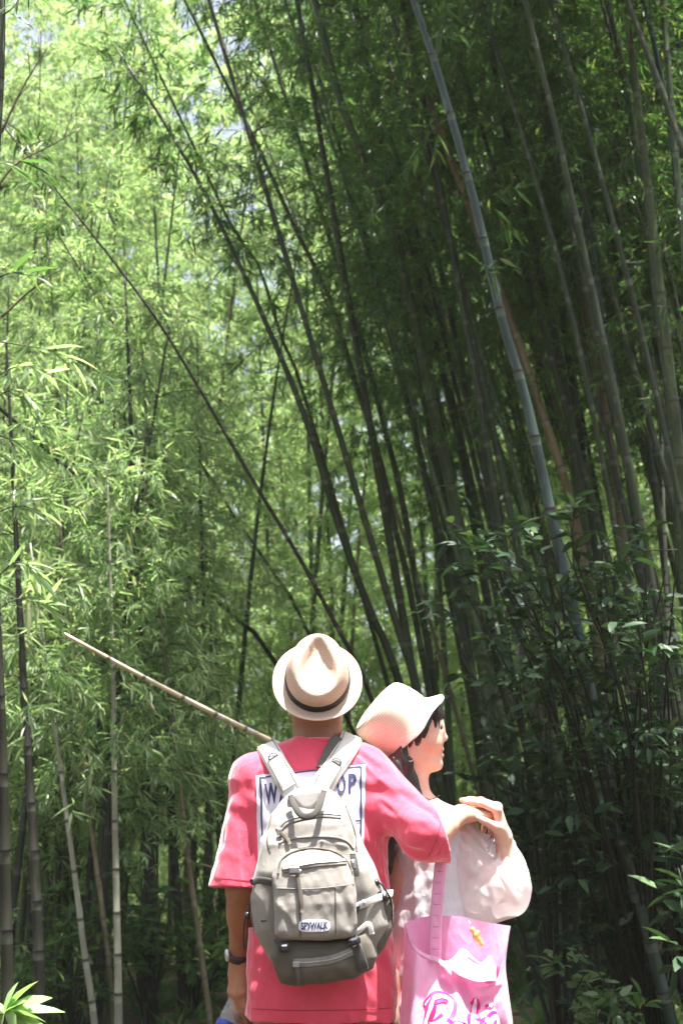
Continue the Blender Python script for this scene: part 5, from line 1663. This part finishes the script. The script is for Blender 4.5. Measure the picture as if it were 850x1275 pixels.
def surf_path(bvhs, pts, n, lift):
    Cp = catmull([(x, y, 0) for x, y in pts], n); C, N = [], []
    for x, y, _ in Cp:
        best = None
        for b in bvhs:
            p, nn = back_on(b, x, y, lift)
            if p is not None and (best is None or p[1] < best[0][1]): best = (p, nn)
        if best is None: best = (C[-1] if C else P(x, y, Bk - .05), np.array([0, -1.0, 0]))
        C.append(best[0]); N.append(best[1])
    C = np.array(C); N = np.array(N)
    for _ in range(2):
        C[1:-1] = .25 * C[:-2] + .5 * C[1:-1] + .25 * C[2:]; N[1:-1] = .25 * N[:-2] + .5 * N[1:-1] + .25 * N[2:]
    T = np.gradient(C, axis=0); T /= np.linalg.norm(T, axis=1)[:, None] + 1e-9
    N = N - T * (N * T).sum(1)[:, None]; N /= np.linalg.norm(N, axis=1)[:, None] + 1e-9
    W = np.cross(T, N)
    return C, W, N
def strip(name, bvhs, pts, wpx, m, parent, th=.002, lift=.001, n=20):
    C, W, N = surf_path(bvhs, pts, n, lift)
    ww = np.array([R(x) for x in np.atleast_1d(wpx)]); ww = np.interp(np.linspace(0, 1, n), np.linspace(0, 1, len(ww)), ww)
    v, f = ribbon(C, W, N, ww, th)
    return obj(name, mesh_np(name, v, f, m), parent)
def zipper(bvhs, pts, parent, wpx=9, pull=None):
    z = strip('zip', bvhs, pts, wpx, ZIPT, parent, .0025, .0005, 28)
    C, W, N = surf_path(bvhs, pts, 60, .0035)
    v, f = tube(C, .0022, 6); obj('teeth', mesh_np('teeth', v, f, ZIPM), z)
    return z
zipper([MB], [(347, 1034), (356, 1024), (372, 1018), (398, 1014), (424, 1016)], mc)
strip('piping', [MB], [(347, 1050), (365, 1044), (395, 1042), (425, 1044), (440, 1056)], 2.5, ZIPT, mc, .003)
zipper([FB], [(352, 1083), (370, 1079), (395, 1075), (430, 1073)], fp, 8)
strip('seam', [FB], [(372, 1108), (373, 1135), (374, 1166)], 1.4, CANVASD, fp, .0012)
strip('seam', [FB], [(417, 1106), (418, 1135), (418, 1164)], 1.4, CANVASD, fp, .0012)
strip('seam', [MB], [(338, 1016), (333, 1045), (337, 1060)], 1.6, CANVASD, mc, .0012)
strip('seam', [MB], [(430, 1004), (441, 1035), (444, 1060)], 1.6, CANVASD, mc, .0012)
strip('seam', [FB], [(345, 1106), (380, 1107), (410, 1105), (440, 1101)], 1.6, ZIPT, fp, .0015)
strip('piping', [FB], [(347, 1088), (349, 1072), (364, 1062), (385, 1057), (412, 1060), (430, 1070), (438, 1086)], 2.2, CANVASD, fp, .003)
zipper([BB], [(366, 1199), (390, 1198), (415, 1194), (440, 1184)], bp, 9)
# pulls
for (x0, y0, x1, y1, par, bv) in ((349, 1036, 360, 1052, mc, MB), (364, 1083, 375, 1086, fp, FB), (370, 1090, 376, 1136, fp, FB), (369, 1200, 372, 1224, bp, BB)):
    q = strip('zip_pull', [bv], [(x0, y0), ((x0 + x1) / 2 + 1, (y0 + y1) / 2), (x1, y1)], [4, 5, 5, 4], CANVASD if y1 - y0 > 10 else GREYP, par, .004, .006, 10)
v, f = boxm(back_on(FB, 367, 1084, .010)[0], (.012, .005, .007)); obj('zip_slider', mesh_np('zip_slider', v, f, GREYP, smooth=False), fp)
v, f = boxm(back_on(MB, 350, 1037, .008)[0], (.006, .004, .008)); obj('zip_slider', mesh_np('zip_slider', v, f, GREYP, smooth=False), mc)
v, f = boxm(back_on(BB, 369, 1200, .008)[0], (.008, .004, .006)); obj('zip_slider', mesh_np('zip_slider', v, f, GREYP, smooth=False), bp)
# name patch
def oval_patch(bvh, c, hw, hh, lift, n=40):
    V = []
    rings = [1.0, .85, .6, .3, 0.02]
    for s in rings:
        for j in range(n):
            t = 2 * math.pi * j / n; e = .5
            x = c[0] + s * hw * np.sign(math.cos(t)) * abs(math.cos(t)) ** e; y = c[1] + s * hh * np.sign(math.sin(t)) * abs(math.sin(t)) ** .7 - (x - c[0]) * .02
            V.append(back_on(bvh, x, y, lift)[0])
    i = np.arange(len(rings) - 1)[:, None] * n; j = np.arange(n)[None]; j2 = (j + 1) % n
    return np.array(V), np.stack([i + j, i + n + j, i + n + j2, i + j2], -1).reshape(-1, 4)
v, f = oval_patch(FB, (391.5, 1152.5), 20, 7.6, .0035)
pt = obj('name_patch', mesh_np('name_patch', v, f, PATCH), fp)
v, f = lay_text(FB, 'SPYWALK', [(375, 1148.3), (408.5, 1147.4), (408, 1157), (375.2, 1157.6)], .0052, .05)
obj('lettering', mesh_np('lettering', v, f, INK, smooth=False), pt)

# shoulder straps: up over the shirt and over the shoulders
def strap(pts, wpx, m, th, lift, name='shoulder_strap', n=30, parent=pk):
    C, W, N = surf_path([SB], pts, n, lift)
    return C, W, N
def over(pts, front, wpx, name, m, th=.011, n=26):
    C, W, N = surf_path([SB], pts, n, .002)
    # over the top of the shoulder and down the chest
    fr = np.array([P(*q) for q in front])
    Cf = catmull(np.vstack([C[-3], C[-1], fr]), 22)[4:]
    Nf = []
    for p in Cf:
        h, nn, i, dd = SB.find_nearest(Vector(p)); q = np.array(h); d = unit(p - q) if np.linalg.norm(p - q) > 1e-4 else np.array(nn)
        nn = np.array(nn); Nf.append(nn)
    Cf = np.array([np.array(SB.find_nearest(Vector(p))[0]) + nn * .003 for p, nn in zip(Cf, Nf)])
    C2 = np.vstack([C, Cf]); N2 = np.vstack([N, Nf])
    for _ in range(3):
        C2[1:-1] = .25 * C2[:-2] + .5 * C2[1:-1] + .25 * C2[2:]; N2[1:-1] = .25 * N2[:-2] + .5 * N2[1:-1] + .25 * N2[2:]
    T = np.gradient(C2, axis=0); T /= np.linalg.norm(T, axis=1)[:, None] + 1e-9
    N2 = N2 - T * (N2 * T).sum(1)[:, None]; N2 /= np.linalg.norm(N2, axis=1)[:, None]
    W2 = np.cross(T, N2)
    v, f = ribbon(C2, W2, N2, R(wpx), th)
    return obj(name, mesh_np(name, v, f, m), pk), C2, W2, N2
sL_, CL, WL, NL = over([(372, 1000), (358, 975), (344, 950), (333, 932)], [(330, 922, .03), (335, 935, .09), (338, 980, .12)], 26, 'shoulder_strap', CANVASL)
sR_, CR, WR, NR = over([(394, 1000), (404, 975), (420, 950), (433, 930)], [(436, 920, .03), (432, 935, .09), (430, 980, .12)], 28, 'shoulder_strap', CANVASL)
def over2(pts, wpx, m, name, th, lift, par):
    C, W, N = surf_path([SB], pts, 20, lift); v, f = ribbon(C, W, N, R(wpx), th); return obj(name, mesh_np(name, v, f, m), par)
over2([(400, 958), (407, 942), (414, 928), (420, 920)], 14, PAD, 'strap_lining', .008, .002, sR_)
for (C, N, W, par, px, py) in ((CL, NL, WL, sL_, 336, 946), (CR, NR, WR, sR_, 416, 938)):
    i = np.argmin(np.abs(C - P(px, py, -.09)).sum(1)); c0 = C[i] + N[i] * .016
    T = unit(C[i + 1] - C[i])
    a = np.linspace(0, math.pi, 14)
    loop = [c0 + W[i] * .012 * math.cos(t) + T * .014 * math.sin(t) for t in a] + [c0 + W[i] * .012]
    v, f = tube(np.array(loop), .0018, 6); obj('d_ring', mesh_np('d_ring', v, f, BLACKP), par)
    # lighter outer webbing from the ring down to the pack
    for sd in (-1, 1):
        v, f = ribbon(C[1:-8] + W[1:-8] * sd * R(10.3) + N[1:-8] * .0118, W[1:-8], N[1:-8], .0022, .0012); obj('seam', mesh_np('seam', v, f, ZIPT), par)
    k = list(range(max(0, i - 12), i + 1))
    v, f = ribbon(C[k] + N[k] * .0125, W[k], N[k], R(17), .003); obj('webbing', mesh_np('webbing', v, f, CANVASL), par)
# yoke where the straps meet, with the carry handle
v, f = pillow([(358, 990), (368, 982), (384, 981), (402, 979), (404, 988), (398, 1002), (388, 1010), (376, 1010), (366, 1002)], Bk - .045, .035, .012, seed=8, amp=.001)
obj('yoke', mesh_np('yoke', v, f, CANVASL), pk)
C = catmull([P(362, 992, -.21), P(367, 1004, -.235), P(375, 1015, -.25), P(384, 1017, -.255), P(393, 1012, -.25), P(399, 1000, -.235), P(403, 986, -.21)], 30)
T, N, B = frames(C); Nn = np.tile(np.array([0, -1.0, .15]), (30, 1)); Nn -= T * (Nn * T).sum(1)[:, None]; W = np.cross(T, Nn)
v, f = ribbon(C, W, Nn, R(8), .006); obj('carry_handle', mesh_np('carry_handle', v, f, DARKWEB), pk)

# webbing and buckles
def clip(px, py, Yd, w, h, ang=0, m=BLACKP, par=pk, name='buckle'):
    c = P(px, py, Yd); ca, sa = math.cos(ang), math.sin(ang)
    A = np.array([[ca, 0, sa], [0, 1, 0], [-sa, 0, ca]])
    bx = [boxm(c, (R(w) / 2, .006, R(h) / 2), A, .5)]
    bx.append(boxm(c + A.T @ np.array([0, 0, 0]) + np.array([0, -.005, 0]), (R(w) * .3, .004, R(h) * .32), A, .5))
    v, f = merge(bx); return obj(name, mesh_np(name, v, f, m, smooth=False), par)
strip('webbing', [MB, RB], [(488, 1112), (470, 1118), (456, 1124), (440, 1130)], 8, CANVASL, pk, .002, .004)
clip(441, 1131, -.262, 11, 11, -.3); clip(453, 1125, -.25, 8, 9, -.3, GREYP)
strip('webbing', [MB, LB], [(314, 1098), (325, 1096), (338, 1098)], 8, DARKWEB, pk, .003, .004); clip(321, 1097, -.225, 17, 8, .05)
strip('webbing', [MB], [(438, 1066), (441, 1078), (444, 1092)], 7, DARKWEB, pk, .003, .012); clip(440, 1077, -.26, 6, 13, .2, GREYP)
clip(331, 1148, -.235, 11, 10, .1, GREYP); clip(330, 1146, -.243, 9, 4, .1)
clip(354, 1180, -.29, 13, 10, 0)
strip('webbing', [LB, BB], [(330, 1118), (330, 1140), (338, 1165), (352, 1182)], 7, DARKWEB, pk, .002, .003)
strip('compression_strap', [BB], [(438, 1168), (445, 1182), (452, 1206)], [11, 12, 12], DARKWEB, pk, .004, .003); clip(441, 1172, -.29, 14, 8, .25)
strip('webbing', [RB, BB, MB], [(440, 1164), (452, 1155), (459, 1150), (462, 1162)], 6, CANVASL, pk, .003, .004)  # stands for the pocket edge, its sunlit brightness put into the light colour
# right: toggles and cords; left: hanging draw cord
def cord(pts, rad, par=pk, name='cord', m=BLACKP):
    C = catmull([P(*q) for q in pts], 18); v, f = tube(C, rad, 6); return obj(name, mesh_np(name, v, f, m), par)
cord([(462, 1100, -.22), (472, 1098, -.23), (482, 1112, -.235), (487, 1125, -.22), (488, 1155, -.21)], .0028)
cord([(458, 1120, -.23), (468, 1112, -.235), (478, 1118, -.235)], .0028)
for x, y in ((463, 1104), (470, 1112), (478, 1117), (468, 1099)):
    c0 = P(x, y, -.235); v, f = tube(np.array([c0 - [.007, 0, .004], c0, c0 + [.007, 0, .004]]), [.006, .0085, .006], 10); obj('toggle', mesh_np('toggle', v, f, BLACKP), pk)
cord([(318, 1108, -.19), (306, 1140, -.19), (303, 1165, -.17), (304, 1182, -.16)], .0018)
cord([(318, 1112, -.19), (309, 1142, -.19), (308, 1168, -.17), (306, 1182, -.16)], .0018)
c0 = P(308, 1140, -.195); v, f = tube(np.array([c0 - [0, 0, .008], c0, c0 + [0, 0, .008]]), [.005, .007, .005], 10); obj('toggle', mesh_np('toggle', v, f, BLACKP), pk)
strip('webbing', [LB, MB], [(319, 1098), (308, 1102), (303, 1114)], 5, ZIPT, pk, .002, .004, 10)

# ============================== WATER BOTTLE in the hanging hand
ba, bb = P(312, 1214, .135), P(283, 1278, .09)
bt = empty('water_bottle', bb, 'clear plastic water bottle with a blue end in the man\'s hanging left hand', 'bottle')
ax = unit(bb - ba); Lb = np.linalg.norm(bb - ba)
S1 = unit(np.cross(ax, [0, 1, 0])); S2 = np.cross(ax, S1)
pr = [(.001, -.035), (.011, -.034), (.012, -.02), (.013, -.004), (.020, .012), (.027, .03), (.0285, .05), (.0275, .06), (.0285, .07), (.0275, .085), (.0285, .10), (.0285, Lb - .006), (.026, Lb), (.001, Lb - .002)]
v, q = revolve(pr, ba, S1, S2, ax, 32, sy=1.0)
obj('bottle_body', mesh_np('bottle_body', v, q, CLEAR), bt)
v, q = revolve([(.0288, Lb - .008), (.0305, Lb - .008), (.0305, Lb + .006), (.029, Lb + .009), (.001, Lb + .009)], ba, S1, S2, ax, 32, sy=1.0)
obj('blue_base', mesh_np('blue_base', v, q, BLUEP), bt)

# ============================== TOTE BAG
tb = empty('tote_bag', Q_(570, 1330, -.2), 'pink canvas tote bag with white and hot pink lettering hanging at the woman\'s side', 'bag')
def sheet(rows, nu, nv, seed, amp=.003):
    """surface through a grid of (px,py,dy) control points, smoothed"""
    G_ = np.array([[P(*q) for q in r] for r in rows])
    A = np.array([catmull(r, nu) for r in G_])
    B = np.array([catmull(A[:, i], nv) for i in range(nu)])
    V = B.reshape(-1, 3)
    w = wob(seed, amp, 26, 6); V[:, 1] += w(V[:, 0], V[:, 1], V[:, 2])
    k = np.arange(nu - 1)[:, None] * nv + np.arange(nv - 1)[None]
    return V, np.stack([k, k + nv, k + nv + 1, k + 1], -1).reshape(-1, 4)
# back panel against her hip
v, f = sheet([[(503, 1150, -.04), (530, 1141, .0), (570, 1141, .0), (600, 1147, .0), (635, 1153, -.03)],
              [(502, 1200, -.06), (530, 1200, -.0), (570, 1200, .0), (600, 1200, .0), (629, 1200, -.05)],
              [(497, 1280, -.08), (530, 1280, .0), (570, 1280, .0), (605, 1280, .0), (638, 1280, -.07)],
              [(494, 1345, -.10), (530, 1345, -.05), (570, 1345, -.04), (610, 1345, -.05), (640, 1345, -.09)]], 40, 30, 61, .002)
obj('back_panel', mesh_np('back_panel', v, f, PINK), tb)
# front panel: its sagging rim, a sunlit fold and the printed face
rows = [[(503, 1150, -.04), (512, 1170, -.07), (525, 1185, -.095), (548, 1194, -.085), (572, 1212, -.10), (596, 1220, -.125), (617, 1221, -.10), (635, 1153, -.03)],
        [(503, 1180, -.06), (513, 1195, -.095), (527, 1205, -.11), (544, 1220, -.095), (560, 1228, -.075), (590, 1232, -.10), (617, 1236, -.105), (629, 1200, -.05)],
        [(501, 1215, -.07), (512, 1225, -.11), (526, 1235, -.125), (543, 1246, -.135), (566, 1250, -.125), (588, 1252, -.095), (618, 1255, -.115), (632, 1230, -.06)],
        [(498, 1280, -.08), (512, 1280, -.13), (528, 1280, -.15), (545, 1280, -.165), (570, 1275, -.16), (592, 1280, -.145), (620, 1280, -.13), (638, 1280, -.07)],
        [(494, 1345, -.10), (510, 1345, -.14), (528, 1345, -.17), (548, 1345, -.18), (570, 1345, -.18), (592, 1345, -.17), (620, 1345, -.14), (640, 1345, -.09)]]
v, f = sheet(rows, 90, 70, 62, .003)
for a_, b_, rr_, dp in (((515, 1180), (508, 1275), .012, -.012), ((532, 1195), (524, 1260), .010, .012), ((548, 1196), (577, 1255), .011, -.018), ((577, 1255), (540, 1285), .012, -.014), ((572, 1214), (577, 1255), .012, .016), ((577, 1255), (617, 1224), .010, .014),
                        ((617, 1222), (634, 1290), .012, -.014), ((606, 1240), (620, 1290), .010, .012), ((560, 1215), (545, 1275), .009, .008), ((590, 1240), (598, 1290), .012, -.008)):
    A3, B3 = P(*a_), P(*b_)
    q_ = v.copy(); q_[:, 1] = 0; A3[1] = 0; B3[1] = 0
    v[:, 1] += dp * np.exp(-(cone_d((q_[:, 0], q_[:, 1], q_[:, 2]), A3, B3, 0, 0) / rr_) ** 2)
fpn = obj('front_panel', mesh_np('front_panel', v, f, PINK), tb)
TB = bvh_of(v, f)
# folded hem standing up in the sun
v, f = sheet([[(560, 1203, -.02), (575, 1181, .0), (598, 1198, -.005), (612, 1185, -.005), (618, 1200, -.01)], [(548, 1196, -.075), (572, 1200, -.05), (594, 1208, -.055), (610, 1205, -.05), (617, 1208, -.05)], [(549, 1197, -.09), (572, 1214, -.105), (594, 1222, -.128), (608, 1221, -.118), (617, 1221, -.103)]], 40, 16, 63, .001)
obj('folded_hem', mesh_np('folded_hem', v, f, PINK), tb)
# rim seam
C, W, N = surf_path([TB], [(507, 1163), (516, 1182), (530, 1192), (548, 1199)], 20, .001); v, f = ribbon(C, W, N, R(3), .0015); obj('hem_seam', mesh_np('hem_seam', v, f, PINK), tb)
# handle up to her shoulder
C = catmull([P(541, 1195, -.03), P(542, 1150, -.035), P(545, 1110, -.03), P(549, 1070, -.02), P(553, 1040, .02), P(556, 1020, .10), P(562, 1040, .20)], 40)
T, N, B = frames(C); Nn = np.tile(np.array([0.1, -1.0, .0]), (40, 1)); Nn[30:] = np.array([0, -.3, 1]); Nn -= T * (Nn * T).sum(1)[:, None]; Nn /= np.linalg.norm(Nn, axis=1)[:, None]; W = np.cross(T, Nn)
hv_, hf_ = ribbon(C, W, Nn, R(15), .003)
sts = []
for k in range(0, 30, 2): sts.append(boxm(C[k] + Nn[k] * .0036, (R(4), .0006, .0012)))
v, f = merge([(hv_, hf_)] + sts); nq = len(hf_[0])
obj('handle', mesh_np('handle', v, f, [PINK, plain('stitch_pink', (.62, .25, .45), .8)], midx=np.r_[np.zeros(nq, int), np.ones(len(f[0]) - nq, int)]), tb)
# lettering in a round brush script
def stroke(pts, w, lift, bvh=None):
    C, W, N = surf_path([TB], pts, 26, lift)
    t = np.linspace(0, 1, 26); ww = R(w) * np.minimum(1, .45 + 3 * np.minimum(t, 1 - t))
    V = np.concatenate([C + W * ww[:, None] / 2, C - W * ww[:, None] / 2]); k = np.arange(25)
    caps = []
    return V, np.stack([k, k + 1, 27 + k, 26 + k], 1)
script = {  # pixel paths of the visible word, rising to the right
 'B': [[(540, 1243), (535, 1262), (526, 1290), (520, 1305)], [(528, 1252), (545, 1241), (560, 1247), (560, 1262), (545, 1274), (536, 1275)], [(538, 1275), (556, 1276), (562, 1288), (550, 1302), (528, 1304)]],
 'a': [[(578, 1278), (567, 1276), (561, 1290), (566, 1300), (575, 1292), (580, 1276), (578, 1297), (586, 1298)]],
 'r': [[(585, 1300), (587, 1270), (592, 1268), (590, 1278)]],
 'b': [[(593, 1243), (588, 1270), (583, 1298)], [(585, 1290), (592, 1276), (600, 1280), (597, 1294), (586, 1297)]],
 'i': [[(606, 1268), (602, 1284), (603, 1296)], [(609, 1250), (611, 1254)]],
 'e': [[(608, 1284), (618, 1276), (616, 1266), (609, 1274), (608, 1290), (620, 1292)]]}
for ch, ss_ in script.items():
    v, f = merge([stroke(s, 15, .0030) for s in ss_]); lt = obj('letter', mesh_np('letter', v, f, HOTP), fpn)
    v, f = merge([stroke(s, 5.5, .0048) for s in ss_]); obj('letter_face', mesh_np('letter_face', v, f, WHITEP), lt)

# ============================== little charm clipped inside the bag's rim
ch = empty('bag_charm', P(598, 1178, -.03), 'small gold charm dangling over the back panel of the pink tote', 'charm')
g = Grid(P(575, 1185, -.07), P(615, 1140, .03), .0018) if False else Grid(np.minimum(P(575, 1190, -.06), P(615, 1140, .02)), np.maximum(P(575, 1190, -.06), P(615, 1140, .02)), .002)
for x, y, rr in ((588, 1158, .007), (592, 1165, .009), (596, 1171, .008), (599, 1176, .006), (595, 1161, .005), (591, 1171, .004)): g.ell(P(x, y, -.022), (rr, rr * .6, rr * 1.2), k=.004)
v, f = g.mesh(1); obj('pendant', mesh_np('pendant', v, f, GOLD), ch)
v, f = tube(catmull([P(583, 1146, -.012), P(585, 1150, -.02), P(588, 1156, -.022)], 8), .0015, 5); obj('clasp', mesh_np('clasp', v, f, SILVER), ch)
# ------------------------------------------------------------------ sky, sun, render settings
w = bpy.data.worlds.new('World'); scene.world = w; w.use_nodes = True
nt = w.node_tree
sky = nt.nodes.new('ShaderNodeTexSky'); sky.sky_type = 'NISHITA'; sky.sun_disc = False
sky.sun_elevation = math.asin(SUN[2]); sky.sun_rotation = math.atan2(SUN[0], SUN[1])
sky.air_density = 1.0; sky.dust_density = 4; sky.ozone_density = 1.0
hs = nt.nodes.new('ShaderNodeHueSaturation'); hs.inputs['Saturation'].default_value = .55
nt.links.new(sky.outputs[0], hs.inputs['Color']); nt.links.new(hs.outputs[0], nt.nodes['Background'].inputs[0]); nt.nodes['Background'].inputs[1].default_value = 0.07
sl = bpy.data.lights.new('sun', 'SUN'); sl.energy = 5.0; sl.angle = math.radians(.53); sl.color = (1, .96, .90)
so = bpy.data.objects.new('sun', sl); COL.objects.link(so)
so.rotation_euler = Vector(SUN).to_track_quat('Z', 'Y').to_euler()
so.location = (6, -2, 16)
vs = scene.view_settings
vs.view_transform = 'Standard'; vs.look = 'None'; vs.exposure = 2.22; vs.gamma = 1.0; vs.use_curve_mapping = False
cy = scene.cycles
if HAZE:
    V_, F_2 = boxm((0, 6, 9), (70, 70, 11.5), None, .01)
    hm = bpy.data.materials.new('air'); hm.use_nodes = True; ht = hm.node_tree
    ht.nodes.remove(ht.nodes['Principled BSDF'])
    pv = ht.nodes.new('ShaderNodeVolumePrincipled'); pv.inputs['Color'].default_value = (.9, .95, .9, 1); pv.inputs['Density'].default_value = HAZE
    ht.links.new(pv.outputs[0], ht.nodes['Material Output'].inputs['Volume'])
    hz = obj('haze', mesh_np('haze', V_, F_2, hm, smooth=False)); hz['kind'] = 'stuff'
    cy.volume_bounces = 1
cy.max_bounces = 8; cy.diffuse_bounces = 4; cy.glossy_bounces = 3; cy.transmission_bounces = 6; cy.transparent_max_bounces = 8
cy.use_denoising = True
cy.caustics_reflective = False; cy.caustics_refractive = False
cy.sample_clamp_indirect = 6
